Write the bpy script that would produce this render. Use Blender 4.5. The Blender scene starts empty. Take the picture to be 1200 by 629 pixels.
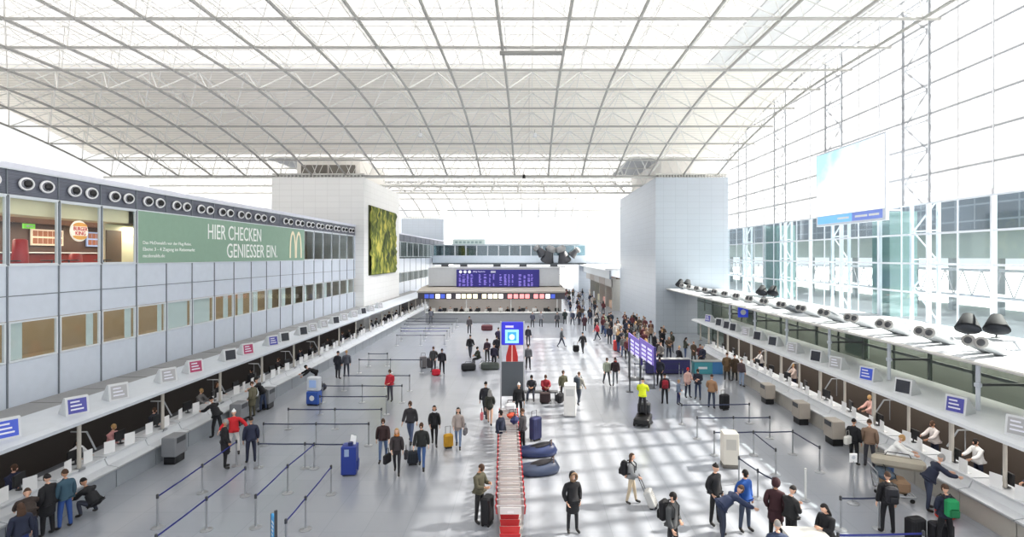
import bpy, math, random
from mathutils import Vector, Matrix
random.seed(7)
S = bpy.context.scene
COL = S.collection
PI = math.pi
FPX, VX, VY, EYE = 630.0, 620.0, 300.0, 8.0     # focal length in px of a 1200 px frame, vanishing point, eye height


def fl(px, py, z=0.0):
    """the point at height z that the photo shows at (px, py)"""
    d = FPX * (EYE - z) / (py - VY)
    return Vector(((px - VX) / FPX * d, d, z))


def at(px, py, Y):
    return Vector(((px - VX) * Y / FPX, Y, EYE - (py - VY) * Y / FPX))


ORD = ['first', 'second', 'third', 'fourth', 'fifth', 'sixth', 'seventh', 'eighth', 'ninth', 'tenth', 'eleventh', 'twelfth', 'thirteenth',
       'fourteenth', 'fifteenth', 'sixteenth', 'seventeenth', 'eighteenth', 'nineteenth', 'twentieth', 'twenty-first', 'twenty-second',
       'twenty-third', 'twenty-fourth', 'twenty-fifth', 'twenty-sixth', 'twenty-seventh', 'twenty-eighth', 'twenty-ninth', 'thirtieth',
       'thirty-first', 'thirty-second', 'thirty-third', 'thirty-fourth', 'thirty-fifth', 'thirty-sixth', 'thirty-seventh', 'thirty-eighth',
       'thirty-ninth', 'fortieth', 'forty-first', 'forty-second']


# ---------------------------------------------------------------- materials
def srgb(r, g, b):
    f = lambda c: (c / 255 / 12.92) if c <= 10 else ((c / 255 + .055) / 1.055) ** 2.4
    return (f(r), f(g), f(b), 1)


MATS = {}


def mat(name, col, rough=.5, metal=0.0, emit=0.0, spec=.5, noise=0.06):
    """painted or plastic surface with a little procedural variation of its colour"""
    if name in MATS:
        return MATS[name]
    m = bpy.data.materials.new(name)
    m.use_nodes = True
    nt = m.node_tree
    b = nt.nodes['Principled BSDF']
    c = srgb(*col)
    b.inputs['Base Color'].default_value = c
    b.inputs['Roughness'].default_value = rough
    b.inputs['Metallic'].default_value = metal
    b.inputs['Specular IOR Level'].default_value = spec
    if emit:
        b.inputs['Emission Color'].default_value = c
        b.inputs['Emission Strength'].default_value = emit
    elif noise:
        n = nt.nodes.new('ShaderNodeTexNoise')
        n.inputs['Scale'].default_value = 3.0
        t = nt.nodes.new('ShaderNodeTexCoord')
        nt.links.new(t.outputs['Object'], n.inputs['Vector'])
        r = nt.nodes.new('ShaderNodeValToRGB')
        r.color_ramp.elements[0].color = (c[0] * (1 - noise), c[1] * (1 - noise), c[2] * (1 - noise), 1)
        r.color_ramp.elements[1].color = (min(1, c[0] * (1 + noise)), min(1, c[1] * (1 + noise)), min(1, c[2] * (1 + noise)), 1)
        nt.links.new(n.outputs['Fac'], r.inputs['Fac'])
        nt.links.new(r.outputs['Color'], b.inputs['Base Color'])
    MATS[name] = m
    return m


def glass(name, tint, clear, gloss=.08, diffuse=0.0, milk=(240, 243, 245)):
    """pane: clear share lets light through, diffuse share is a milky translucent interlayer, gloss share mirrors"""
    if name in MATS:
        return MATS[name]
    m = bpy.data.materials.new(name)
    m.use_nodes = True
    nt = m.node_tree
    nt.nodes.clear()
    out = nt.nodes.new('ShaderNodeOutputMaterial')
    tr = nt.nodes.new('ShaderNodeBsdfTransparent')
    tr.inputs[0].default_value = srgb(*tint)
    gl = nt.nodes.new('ShaderNodeBsdfGlossy')
    gl.inputs['Roughness'].default_value = .04
    gl.inputs[0].default_value = (.9, .95, 1, 1)
    m1 = nt.nodes.new('ShaderNodeMixShader')
    m1.inputs[0].default_value = gloss
    last = tr
    if diffuse:
        t = nt.nodes.new('ShaderNodeBsdfTranslucent')
        t.inputs[0].default_value = srgb(*milk)
        d = nt.nodes.new('ShaderNodeBsdfDiffuse')
        d.inputs[0].default_value = srgb(*milk)
        md = nt.nodes.new('ShaderNodeMixShader')
        md.inputs[0].default_value = .35
        nt.links.new(t.outputs[0], md.inputs[1])
        nt.links.new(d.outputs[0], md.inputs[2])
        mm = nt.nodes.new('ShaderNodeMixShader')
        mm.inputs[0].default_value = diffuse
        nt.links.new(tr.outputs[0], mm.inputs[1])
        nt.links.new(md.outputs[0], mm.inputs[2])
        last = mm
    nt.links.new(last.outputs[0], m1.inputs[1])
    nt.links.new(gl.outputs[0], m1.inputs[2])
    nt.links.new(m1.outputs[0], out.inputs[0])
    MATS[name] = m
    return m


def tiled(name, col, joint, w, h, rough=.4, spec=.5, gap=.012, axes='xz', offset=0.0, var=.04):
    """panels or slabs with joints, laid out in the object's own coordinates"""
    m = bpy.data.materials.new(name)
    m.use_nodes = True
    nt = m.node_tree
    b = nt.nodes['Principled BSDF']
    b.inputs['Roughness'].default_value = rough
    b.inputs['Specular IOR Level'].default_value = spec
    tc = nt.nodes.new('ShaderNodeTexCoord')
    sp = nt.nodes.new('ShaderNodeSeparateXYZ')
    cb = nt.nodes.new('ShaderNodeCombineXYZ')
    nt.links.new(tc.outputs['Object'], sp.inputs[0])
    if axes == 'w':                              # walls: run along x plus y, rise along z
        ad = nt.nodes.new('ShaderNodeMath')
        nt.links.new(sp.outputs['X'], ad.inputs[0])
        nt.links.new(sp.outputs['Y'], ad.inputs[1])
        nt.links.new(ad.outputs[0], cb.inputs['X'])
        nt.links.new(sp.outputs['Z'], cb.inputs['Y'])
    else:
        nt.links.new(sp.outputs[axes[0].upper()], cb.inputs['X'])
        nt.links.new(sp.outputs[axes[1].upper()], cb.inputs['Y'])
    br = nt.nodes.new('ShaderNodeTexBrick')
    br.offset = offset
    br.inputs['Scale'].default_value = 1
    br.inputs['Brick Width'].default_value = w
    br.inputs['Row Height'].default_value = h
    br.inputs['Mortar Size'].default_value = gap
    c = srgb(*col)
    br.inputs['Color1'].default_value = c
    br.inputs['Color2'].default_value = (c[0] * (1 - var), c[1] * (1 - var), c[2] * (1 - var), 1)
    br.inputs['Mortar'].default_value = srgb(*joint)
    nt.links.new(cb.outputs[0], br.inputs['Vector'])
    nt.links.new(br.outputs['Color'], b.inputs['Base Color'])
    MATS[name] = m
    return m


# ---------------------------------------------------------------- mesh collecting
class MB:
    def __init__(s):
        s.v, s.f, s.m = [], [], []
        s.cur = 0

    def add(s, vs, fs):
        b = len(s.v)
        s.v += [tuple(p) for p in vs]
        s.f += [tuple(b + i for i in f) for f in fs]
        s.m += [s.cur] * len(fs)
        return s

    def box(s, x0, x1, y0, y1, z0, z1):
        vs = [(x0, y0, z0), (x1, y0, z0), (x1, y1, z0), (x0, y1, z0), (x0, y0, z1), (x1, y0, z1), (x1, y1, z1), (x0, y1, z1)]
        return s.add(vs, [(0, 3, 2, 1), (4, 5, 6, 7), (0, 1, 5, 4), (1, 2, 6, 5), (2, 3, 7, 6), (3, 0, 4, 7)])

    def bar(s, p, q, w, h, up=(0, 0, 1)):
        """box beam from p to q, w wide and h high"""
        p, q = Vector(p), Vector(q)
        d = (q - p).normalized()
        u = Vector(up)
        if abs(d.dot(u)) > .98:
            u = Vector((0, 1, 0))
        r = d.cross(u).normalized() * (w / 2)
        u = r.cross(d).normalized() * (h / 2)
        vs = [p - r - u, p + r - u, p + r + u, p - r + u, q - r - u, q + r - u, q + r + u, q - r + u]
        return s.add(vs, [(0, 1, 2, 3), (7, 6, 5, 4), (0, 4, 5, 1), (1, 5, 6, 2), (2, 6, 7, 3), (3, 7, 4, 0)])

    def rbox(s, x0, x1, y0, y1, z0, z1, r=.03):
        """box with chamfered edges"""
        r = min(r, (x1 - x0) * .45, (y1 - y0) * .45, (z1 - z0) * .45)
        rings = []
        for z, k in ((z0, r), (z0 + r, 0), (z1 - r, 0), (z1, r)):
            a, b, c, d = x0 + k, x1 - k, y0 + k, y1 - k
            e = r * .8
            rings.append([(a + e, c, z), (b - e, c, z), (b, c + e, z), (b, d - e, z), (b - e, d, z), (a + e, d, z), (a, d - e, z), (a, c + e, z)])
        return s.loft(rings)

    def loft(s, rings, caps=True, closed=True):
        n = len(rings[0])
        vs = [p for r in rings for p in r]
        fs = []
        for i in range(len(rings) - 1):
            for j in range(n if closed else n - 1):
                k = (j + 1) % n
                fs.append((i * n + j, i * n + k, (i + 1) * n + k, (i + 1) * n + j))
        if caps:
            fs.append(tuple(range(n - 1, -1, -1)))
            fs.append(tuple(range((len(rings) - 1) * n, len(rings) * n)))
        return s.add(vs, fs)

    def tube(s, pts, r, n=6, caps=True):
        """round bar through pts; r a number or one per point"""
        pts = [Vector(p) for p in pts]
        rr = r if isinstance(r, (list, tuple)) else [r] * len(pts)
        rings = []
        ref = None
        for i, p in enumerate(pts):
            d = (pts[min(i + 1, len(pts) - 1)] - pts[max(i - 1, 0)]).normalized()
            if ref is None:
                ref = Vector((0, 0, 1)) if abs(d.z) < .9 else Vector((0, 1, 0))
            a = d.cross(ref).normalized()
            b = a.cross(d).normalized()
            ref = b
            rings.append([p + (a * math.cos(2 * PI * k / n) + b * math.sin(2 * PI * k / n)) * rr[i] for k in range(n)])
        return s.loft(rings, caps)

    def lathe(s, prof, n=16, o=(0, 0, 0), axis=None):
        """prof: (radius, height) pairs turned about z, or about AXIS"""
        M = Matrix.Identity(3) if axis is None else Vector((0, 0, 1)).rotation_difference(Vector(axis)).to_matrix()
        o = Vector(o)
        return s.loft([[o + M @ Vector((r * math.cos(2 * PI * k / n), r * math.sin(2 * PI * k / n), h)) for k in range(n)] for r, h in prof])

    def ball(s, c, rx, ry, rz, n=12, m=8):
        rings = []
        for i in range(m + 1):
            t = max(.03, min(PI - .03, PI * i / m))
            rings.append([(c[0] + rx * math.sin(t) * math.cos(2 * PI * k / n), c[1] + ry * math.sin(t) * math.sin(2 * PI * k / n), c[2] - rz * math.cos(t)) for k in range(n)])
        return s.loft(rings)

    def sheet(s, pts, d):
        """flat outline pts given a thickness vector d"""
        n = len(pts)
        pts = [Vector(p) for p in pts]
        d = Vector(d)
        fs = [tuple(range(n - 1, -1, -1)), tuple(range(n, 2 * n))] + [(i, (i + 1) % n, n + (i + 1) % n, n + i) for i in range(n)]
        return s.add(pts + [p + d for p in pts], fs)

    def xf(s, M):
        s.v = [tuple(M @ Vector(p)) for p in s.v]
        return s

    def mesh(s, name, mats, smooth=False):
        me = bpy.data.meshes.new(name)
        me.from_pydata(s.v, [], s.f)
        for m in (mats if isinstance(mats, (list, tuple)) else [mats]):
            me.materials.append(m)
        me.polygons.foreach_set('material_index', s.m)
        if smooth:
            me.polygons.foreach_set('use_smooth', [True] * len(s.f))
        me.update()
        return me

    def build(s, name, mats, parent=None, smooth=False):
        o = bpy.data.objects.new(name, s.mesh(name, mats, smooth))
        COL.objects.link(o)
        if parent is not None:
            o.parent = parent
        return o


def tag(o, label=None, cat=None, group=None, kind=None):
    if label:
        o['label'] = label
    if cat:
        o['category'] = cat
    if group:
        o['group'] = group
    if kind:
        o['kind'] = kind
    return o


def thing(name, label, cat, loc=(0, 0, 0), rz=0.0, group=None):
    o = bpy.data.objects.new(name, None)
    o.empty_display_size = .2
    COL.objects.link(o)
    o.location = loc
    o.rotation_euler = (0, 0, rz)
    return tag(o, label, cat, group)


def struct(o):
    o['kind'] = 'structure'
    return o


def dup(root, loc, rz, label=None, group=None):
    r = root.copy()
    COL.objects.link(r)
    r.location = loc
    r.rotation_euler = (0, 0, rz)
    if label:
        r['label'] = label
    if group:
        r['group'] = group
    for ch in list(root.children):
        c = ch.copy()
        COL.objects.link(c)
        c.parent = r
        for g in list(ch.children):
            d = g.copy()
            COL.objects.link(d)
            d.parent = c
    return r


FACE_X = Matrix(((0, 0, 1), (1, 0, 0), (0, 1, 0)))      # lettering on a wall that looks towards +x
FACE_Y = Matrix(((1, 0, 0), (0, 0, -1), (0, 1, 0)))     # lettering that looks towards the camera end of the hall
FACE_NX = Matrix(((0, 0, -1), (-1, 0, 0), (0, 1, 0)))


def lettering(text, origin, w, h, rot, depth=.01, mb=None):
    """the text as a thin solid, scaled to w by h, lower left corner at origin"""
    cu = bpy.data.curves.new('lettering', 'FONT')
    cu.body = text
    cu.resolution_u = 3
    cu.extrude = .01
    o = bpy.data.objects.new('lettering', cu)
    COL.objects.link(o)
    dg = bpy.context.evaluated_depsgraph_get()
    me = bpy.data.meshes.new_from_object(o.evaluated_get(dg))
    vs = [v.co.copy() for v in me.vertices]
    fs = [tuple(p.vertices) for p in me.polygons]
    bpy.data.objects.remove(o)
    bpy.data.curves.remove(cu)
    bpy.data.meshes.remove(me)
    x0, x1 = min(v.x for v in vs), max(v.x for v in vs)
    y0, y1 = min(v.y for v in vs), max(v.y for v in vs)
    origin = Vector(origin)
    vs = [origin + rot @ Vector(((v.x - x0) / (x1 - x0) * w, (v.y - y0) / (y1 - y0) * h, (v.z + .01) / .02 * depth)) for v in vs]
    mb = mb or MB()
    mb.add(vs, fs)
    return mb


# common materials
WHITE = mat('white_paint', (226, 228, 230), .45)
OFFWHITE = mat('off_white', (222, 222, 220), .5)
PANEL = mat('pale_blue_grey_panel', (206, 214, 226), .35)
STEEL = mat('brushed_steel', (170, 172, 176), .35, .8)
DARKSTEEL = mat('dark_grey_metal', (70, 72, 76), .4, .3)
MULL = mat('grey_mullion', (118, 124, 132), .4, .2)
TRUSS = mat('white_truss_paint', (204, 203, 199), .5)
BLACK = mat('black_plastic', (22, 22, 25), .45)
RUBBER = mat('black_rubber', (16, 16, 17), .8)
GREY = mat('mid_grey', (146, 146, 148), .6)
PAPER = mat('white_card', (240, 240, 240), .7)
BELT = mat('blue_belt', (38, 46, 128), .7)
NAVYBELT = mat('navy_belt', (52, 58, 84), .7)
# ================================================================ the hall
XL, XR = -18.1, 20.7
YT = 56.0                    # where the first pair of towers stands
ZC = 19.85                   # underside of the flat part of the roof
FLOOR = tiled('floor_stone', (152, 156, 164), (142, 146, 154), 1.2, 1.2, rough=.2, spec=.8, gap=.012, axes='xy', var=.05)
struct(MB().box(-46, 20.9, -12, 150, -.3, 0).build('floor', FLOOR))
struct(MB().box(20.91, 400, -200, 400, -.32, -.02).build('ground_apron', mat('concrete_apron', (186, 188, 190), .9)))
struct(MB().box(-400, -46.01, -200, 400, -.32, -.02).build('ground_apron', mat('concrete_apron', (186, 188, 190), .9)))
struct(MB().box(-46, 20.9, 150.01, 400, -.32, -.02).build('ground_apron', mat('concrete_apron', (186, 188, 190), .9)))

# ---------------------------------------------------------------- left building
MY = [18.63 + 2.045 * k for k in range(-4, 19)]         # facade module
MY2 = [71.6 + 2.045 * k for k in range(0, 22)]
INNER = mat('office_wall_tan', (158, 142, 118), .8)
FRAME = mat('white_window_frame', (214, 220, 226), .4)
PANE = glass('office_pane', (248, 251, 250), .9, gloss=.035)
LOUV = tiled('grey_louvre_band', (112, 116, 130), (84, 88, 100), 8.0, .045, rough=.5, gap=.008, axes='w', var=.25)
BLIND = mat('white_blind', (214, 224, 226), .7)
wn = [0]
tn = [0]


def trim(mb, m):
    tn[0] += 1
    return struct(mb.build('trim_%d' % tn[0], m))


def wall_run(y0, y1, nm):
    w = MB()
    w.box(XL - .25, XL, y0, y1, 2.0, 4.25).box(XL - .25, XL, y0, y1, 5.72, 7.66)
    struct(w.build(nm, PANEL))
    struct(MB().box(XL - .3, XL - .02, y0, y1, 10.13, 11.08).build(nm + '_vent_band', LOUV))
    struct(MB().box(XL - 9, XL + .06, y0, y1, 11.08, 11.26).build(nm + '_roof_edge', mat('lavender_white_sheet', (222, 224, 236), .5)))
    struct(MB().box(XL - .2, XL - .01, y0, y1, 0, 2.0).build(nm + '_base', mat('dark_counter_backdrop', (66, 60, 56), .7)))


wall_run(MY[0], YT, 'wall_left')
wall_run(71.5, MY2[-1], 'wall_left_far')
# rooms behind the panes
struct(MB().box(XL - 5.2, XL - 5, MY[0], YT, 2, 11).box(XL - 5, XL - .25, MY[0], YT, 6.9, 7.1).box(XL - 5, XL - .25, MY[0], YT, 3.4, 3.5).build('wall_left_inner', INNER))
struct(MB().box(XL - 3.2, XL - 3, 71.5, MY2[-1], 2, 11).box(XL - 3, XL - .25, 71.5, MY2[-1], 6.9, 7.1).box(XL - 3, XL - .25, 71.5, MY2[-1], 3.4, 3.5).build('wall_left_far_inner', mat('office_wall_grey', (150, 158, 160), .8)))
struct(MB().box(XL - .05, XL - .005, YT - .55, YT, 7.66, 10.13).build('wall_left_end_panel', PANEL))
AD0, AD1 = MY[7], MY[16]
for k, y in enumerate(MY):
    mb = MB().box(XL - .02, XL + .035, y - .025, y + .025, 2.72, 7.66)
    if not (AD0 + .1 < y < AD1 - .1):
        mb.box(XL - .06, XL + .05, y - .045, y + .045, 7.66, 10.13)
    mb.box(XL - .02, XL + .02, y - .02, y + .02, 10.13, 11.08)
    trim(mb, MULL)
for y in MY2[1:-1:2]:
    trim(MB().box(XL - .02, XL + .035, y - .03, y + .03, 2.72, 11.0), MULL)
trim(MB().box(XL - .01, XL + .015, MY[0], YT, 6.58, 6.61), MULL)
trim(MB().box(XL - .01, XL + .05, MY[0], YT, 7.64, 7.70), FRAME)
trim(MB().box(XL - .01, XL + .05, MY[0], YT, 10.08, 10.15), FRAME)
trim(MB().box(XL - .01, XL + .05, MY[0], YT, 11.03, 11.09), FRAME)


def window(y0, y1, z0, z1, dark=None, blind=None, frame=.06):
    wn[0] += 1
    e = thing('window_%d' % wn[0], None, None, (XL, (y0 + y1) / 2, z0))
    struct(e)
    h, w = z1 - z0, (y1 - y0) / 2
    f = MB()
    for a in ((-w, -w + frame), (w - frame, w)):
        f.box(-.06, .03, a[0], a[1], 0, h)
    f.box(-.06, .03, -w + frame, w - frame, 0, frame).box(-.06, .03, -w + frame, w - frame, h - frame, h)
    f.build('window_frame', FRAME, e)
    MB().box(-.03, -.02, -w + frame, w - frame, frame, h - frame).build('pane', PANE, e)
    if blind:
        b0, b1 = -w + frame + blind[0] * 2 * (w - frame), -w + frame + blind[1] * 2 * (w - frame)
        MB().box(-.12, -.09, b0, b1, frame, h - frame).build('blind', BLIND, e)
    return e


random.seed(3)
blinds = {4: (0, .3), 5: (.72, .9), 6: (.75, .95), 7: (.8, .95), 8: (0, .92), 9: (0, .9), 10: (.55, .8), 11: (.3, .62)}
for k in range(2, len(MY) - 1):
    window(MY[k] + .05, MY[k + 1] - .05, 4.27, 5.70, blind=blinds.get(k, random.choice([None, (0, .35), (.6, 1), (.2, .5)])))
for k in range(2, len(MY) - 1):
    if MY[k] < AD0 - .1:
        window(MY[k] + .05, MY[k + 1] - .05, 7.70, 10.08, frame=.04)
    elif MY[k] > AD1 - .1:
        window(MY[k] + .05, MY[k + 1] - .05, 7.70, 10.08, frame=.05)
for k in range(0, len(MY2) - 1, 2):
    window(MY2[k] + .05, MY2[k + 2 if k + 2 < len(MY2) else k + 1] - .05, 4.27, 5.70)
    window(MY2[k] + .05, MY2[k + 2 if k + 2 < len(MY2) else k + 1] - .05, 7.9, 10.08)
# solid cross walls in the upper storey: burger shop, room with a door
SHOPY = MY[6] + .1
struct(MB().box(XL - 5, XL - .3, 31.0, 31.1, 7.105, 11).build('wall_shop_end', mat('cream_wall', (226, 214, 186), .7)))
struct(MB().box(XL - 1.6, XL - 1.4, 24.7, 27.4, 7.105, 9.5).build('wall_shop_cream', mat('cream_wall', (226, 214, 186), .7)))
struct(MB().box(XL - 1.39, XL - 1.34, 24.75, 25.65, 7.105, 9.2).build('door_1', mat('brown_door', (112, 84, 66), .5)))
struct(MB().box(XL - 1.5, XL - .3, MY[0], MY[7] - .06, 9.5, 11).build('ceiling_shop_fascia', mat('warm_cream', (255, 236, 200), .7)))
struct(MB().box(XL - 4.95, XL - 4.8, MY[0], 31, 7.105, 9.5).build('wall_shop_back', mat('brown_panelling', (84, 60, 50), .6)))
struct(MB().box(XL - 5, XL - 1.5, MY[0], 31, 9.5, 9.6).build('ceiling_shop', mat('shop_ceiling', (170, 130, 110), .7)))
struct(MB().box(XL - 5, XL - .3, AD1 - .2, AD1, 7.1, 11).build('wall_cross', OFFWHITE))

# ---------------------------------------------------------------- towers
TILE = tiled('tower_cladding', (242, 242, 241), (222, 222, 221), 1.25, .62, rough=.45, gap=.014, axes='w', var=.03)


TILE_SHADED = tiled('tower_cladding_shaded', (186, 194, 204), (168, 176, 186), 1.25, .62, rough=.45, gap=.014, axes='w', var=.03)  # same cladding; window light's blue and a darker shade put into its colour


def tower(nm, x0, x1, y0, y1, h=16.2):
    struct(MB().box(x0, x1, y0, y1, 0, h).build(nm, TILE if x0 < 0 and y0 < 100 else TILE_SHADED))
    s = 1 if x0 > 0 else -1
    a, b = (x0 + 1.2, x1 - 1.5) if s > 0 else (x0 + 1.5, x1 - 1.2)
    struct(MB().box(a, b, y0 + 2.6, y1 - 2.6, h, 22).build(nm + '_head', mat('tower_head', (236, 233, 228), .6)))
    t = MB()
    for i in range(24):
        x = x0 + .4 + (x1 - x0 - .8) * i / 23
        t.box(x - .06, x + .06, y0 + .1, y0 + .3, h, h + .28)
    t.box(x0, x1, y0 + .02, y0 + .35, h + .28, h + .42)
    struct(t.build(nm + '_trim', TRUSS))
    if nm != 'wall_tower_left':
        return
    w = MB()
    for i in range(2):
        c = a + (b - a) * (.28 + .44 * i)
        w.sheet([(c - 1.4, y0 + 2.4, h + .6), (c + 1.4, y0 + 2.4, h + .6), (c + 1.4, y0 + 2.4, h + 1.7), (c - 1.4, y0 + 2.4, h + 1.7)], (0, .16, 0))
    struct(w.build(nm + '_opening', mat('dark_opening', (112, 108, 102), .7)))


tower('wall_tower_left', -26.8, -17.2, YT, 71.2)
tower('wall_tower_right', 13.2, 20.9, YT, 78)
tower('wall_tower_left_far', -28, -18.7, 118, 133)
tower('wall_tower_right_far', 10.9, 20.9, 118, 133)

# ---------------------------------------------------------------- roof
AX = [-1.52 + 3.53 * i for i in range(-12, 7)]
NY = [26.85 + 3.7 * j for j in range(-7, 9)]            # 0.95 .. 56.45


def zroof(y):
    """height of the bottom chords: flat, coming down in an arc on the towers, rising again behind them"""
    def down(t):                                        # 0 at the start of the bend, 1 on the tower
        return ZC - 3.45 * (t ** 1.75)
    if y <= 35.5:
        return ZC
    if y <= 56.5:
        return down((y - 35.5) / 21.0)
    if y <= 71:
        return ZC - 3.45
    if y <= 88:
        return down((88 - y) / 17)
    if y <= 97:
        return ZC
    if y <= 116:
        return down((y - 97) / 19)
    return ZC - 3.45


DEP = 2.0
n_ax = len(AX)
TH = mat('light_truss_paint', (228, 227, 224), .5)
CHORD = mat('grey_truss_paint', (160, 159, 156), .5)
for i, x in enumerate(AX):
    k = n_ax - 1 - i
    lab = ('arched white steel roof truss running lengthwise, nearest the glass wall' if k == 0 else
           'arched white steel roof truss running lengthwise, %s from the glass wall' % ORD[k])
    e = thing('roof_truss', lab, 'roof truss', (x, 0, 0), 0, 'arched roof trusses of the near bay')
    ys = []
    for a, b in zip(NY[:-1], NY[1:]):
        ys += [a, (a + b) / 2]
    ys.append(NY[-1])
    MB().tube([(0, y, zroof(y)) for y in ys], .09, 6).build('bottom_chord', CHORD, e)
    if i < n_ax - 1:
        ty = [(a + b) / 2 for a, b in zip(NY[:-1], NY[1:])]
        MB().tube([(1.765, y, zroof(y) + DEP) for y in ty], .035, 5).build('top_chord', TH, e)
        w = MB()
        for a, b in zip(NY[:-1], NY[1:]):
            t = Vector((1.765, (a + b) / 2, zroof((a + b) / 2) + DEP))
            for p in ((0, a), (0, b), (3.53, a), (3.53, b)):
                w.tube([t, (p[0], p[1], zroof(p[1]))], .026 if b < 39 else .046, 4, False)
        w.build('diagonal_web', TH, e)
    else:
        w = MB()
        MB().tube([(0, y, zroof(y) + DEP) for y in ys], .055, 5).build('top_chord', TH, e)
        for a, b in zip(NY[:-1], NY[1:]):
            w.tube([(0, a, zroof(a)), (0, a, zroof(a) + DEP), (0, b, zroof(b))], .035, 4, False)
        w.build('diagonal_web', TH, e)
for j, y in enumerate(NY):
    k = len(NY) - 1 - j
    e = thing('roof_cross_beam', 'thin white crosswise roof beam spanning the hall, %s in front of the towers' % ORD[k], 'roof beam', (0, y, 0), 0, 'crosswise beams of the near bay')
    MB().tube([(AX[0], 0, zroof(y)), (AX[-1] + .9, 0, zroof(y))], .08, 6).build('bottom_chord', CHORD, e)
    if j < len(NY) - 1:
        ym = 1.85
        MB().tube([(AX[0], ym, zroof(y + ym) + DEP), (AX[-1] + .9, ym, zroof(y + ym) + DEP)], .035, 5).build('top_chord', TH, e)
# cross girders on the towers
for q, y in enumerate((56.6, 63.5, 70.8)):
    e = thing('roof_girder', 'flat white lattice girder carried by the %s, %s' % ('near towers', ['front one', 'middle one', 'rear one'][q]), 'roof girder', (0, y, 0), 0, 'tower girders')
    MB().tube([(-45, .3, 16.35), (20.4, .3, 16.35)], .12, 6).tube([(-45, .3, 18.4), (20.4, .3, 18.4)], .09, 6).build('chord', TRUSS, e)
    w = MB()
    x = -44.0
    while x < 20:
        w.tube([(x, .3, 16.35), (x + .9, .3, 18.4), (x + 1.8, .3, 16.35)], .04, 4, False)
        x += 1.8
    w.build('diagonal_web', TH, e)
# second bay
Y2 = [71.2 + 3.73 * j for j in range(13)]
for q, i in enumerate(range(5, 18)):
    x = AX[i]
    e = thing('far_roof_truss', 'pale roof truss of the bay behind the towers, %s from the left' % ORD[q], 'roof truss', (x, 0, 0), 0, 'arched roof trusses of the far bay')
    MB().tube([(0, y, zroof(y)) for y in Y2], .11, 5).build('bottom_chord', CHORD, e)
    w = MB()
    for a, b in zip(Y2[:-1], Y2[1:]):
        t = (1.76, (a + b) / 2, zroof((a + b) / 2) + DEP)
        w.tube([(0, a, zroof(a)), t, (3.53, b, zroof(b))], .04, 4, False)
    w.build('diagonal_web', TH, e)
for q, y in enumerate(Y2[1::2]):
    e = thing('far_roof_beam', 'pale crosswise beam of the bay behind the towers, %s behind them' % ORD[q], 'roof beam', (0, y, 0), 0, 'crosswise beams of the far bay')
    MB().tube([(-30, 0, zroof(y)), (20, 0, zroof(y))], .1, 5).build('bottom_chord', CHORD, e)

# roof skin: a milky skylight over the near bay, louvred soffits along the right wall and down to the towers
MILK = glass('milky_roof_glass', (250, 250, 250), .1, gloss=.02, diffuse=.999, milk=(196, 197, 199))
SOFF = tiled('louvred_soffit', (253, 248, 240), (220, 215, 207), 40, .42, rough=.7, gap=.035, axes='xy', var=.02)
SOFF2 = mat('grey_soffit', (236, 237, 238), .7)


def skin(nm, x0, x1, ys, m, dz=2.3, th=.08):
    mb = MB()
    mb.loft([[(x0, y, zroof(y) + dz), (x1, y, zroof(y) + dz), (x1, y, zroof(y) + dz + th), (x0, y, zroof(y) + dz + th)] for y in ys])
    return struct(mb.build(nm, m))


struct(MB().box(-46, 13.2, -3, 39.6, 22.15, 22.2).build('ceiling_skylight', MILK))
struct(MB().box(13.2, 20.9, -3, 39.6, 22.15, 22.3).build('ceiling_side', SOFF2))
struct(MB().box(-46, 20.9, 39.601, 39.7, 21.8, 22.4).build('ceiling_step', SOFF2))
skin('ceiling', -46, 20.9, [39.6 + (56.5 - 39.6) * t / 10 for t in range(11)], SOFF)
skin('ceiling_strip', -46, 20.9, [56.5, 57.2, 70, 71.0], MILK)
skin('ceiling_far', -30, 20.9, [71 + 47 * t / 24 for t in range(25)], MILK)
g = MB()
for j, y in enumerate(NY[:-6]):
    for d in (0, 1.85):
        g.box(-46, 13.2, y + d - .03, y + d + .03, 22.08, 22.14)
for x in AX:
    g.box(x - .03, x + .03, -3, 39.6, 22.08, 22.14)
    g.box(x + 1.735, x + 1.795, -3, 39.6, 22.08, 22.14)
struct(g.build('ceiling_skylight_bars', mat('skylight_bars', (248, 248, 248), .5)))
# far left glazing, beyond the left building
struct(MB().box(-46, -45.9, -3, 72, 0, 22.2).build('wall_far_left', glass('milky_wall', (250, 250, 250), .1, gloss=.02, diffuse=.25, milk=(240, 240, 240))))
struct(MB().box(-46, -26.8, 71.2, 71.3, 0, 18.5).build('wall_left_back', glass('milky_wall', (250, 250, 250), .1, gloss=.02, diffuse=.25, milk=(240, 240, 240))))

# ---------------------------------------------------------------- right glass wall
SUN_GRID = glass('pale_sun_grid_glass', (250, 251, 252), .5, gloss=.015, diffuse=.5, milk=(176, 178, 182))
# grid of clear fields added in every pane to shape the sun's floor patches
nt = SUN_GRID.node_tree
tc = nt.nodes.new('ShaderNodeTexCoord')
sp = nt.nodes.new('ShaderNodeSeparateXYZ')
cb = nt.nodes.new('ShaderNodeCombineXYZ')
br = nt.nodes.new('ShaderNodeTexBrick')
nt.links.new(tc.outputs['Object'], sp.inputs[0])
nt.links.new(sp.outputs['Y'], cb.inputs['X'])
sh = nt.nodes.new('ShaderNodeMath')
sh.operation = 'SUBTRACT'
sh.inputs[1].default_value = 10.74
nt.links.new(sp.outputs['Z'], sh.inputs[0])
nt.links.new(sh.outputs[0], cb.inputs['Y'])
nt.links.new(cb.outputs[0], br.inputs['Vector'])
br.offset = 0
for k_, v_ in (('Scale', 1), ('Brick Width', 1.95), ('Row Height', .78), ('Mortar Size', .215), ('Mortar Smooth', .7)):
    br.inputs[k_].default_value = v_
br.inputs['Color1'].default_value = br.inputs['Color2'].default_value = (.40, .40, .40, 1)
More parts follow.
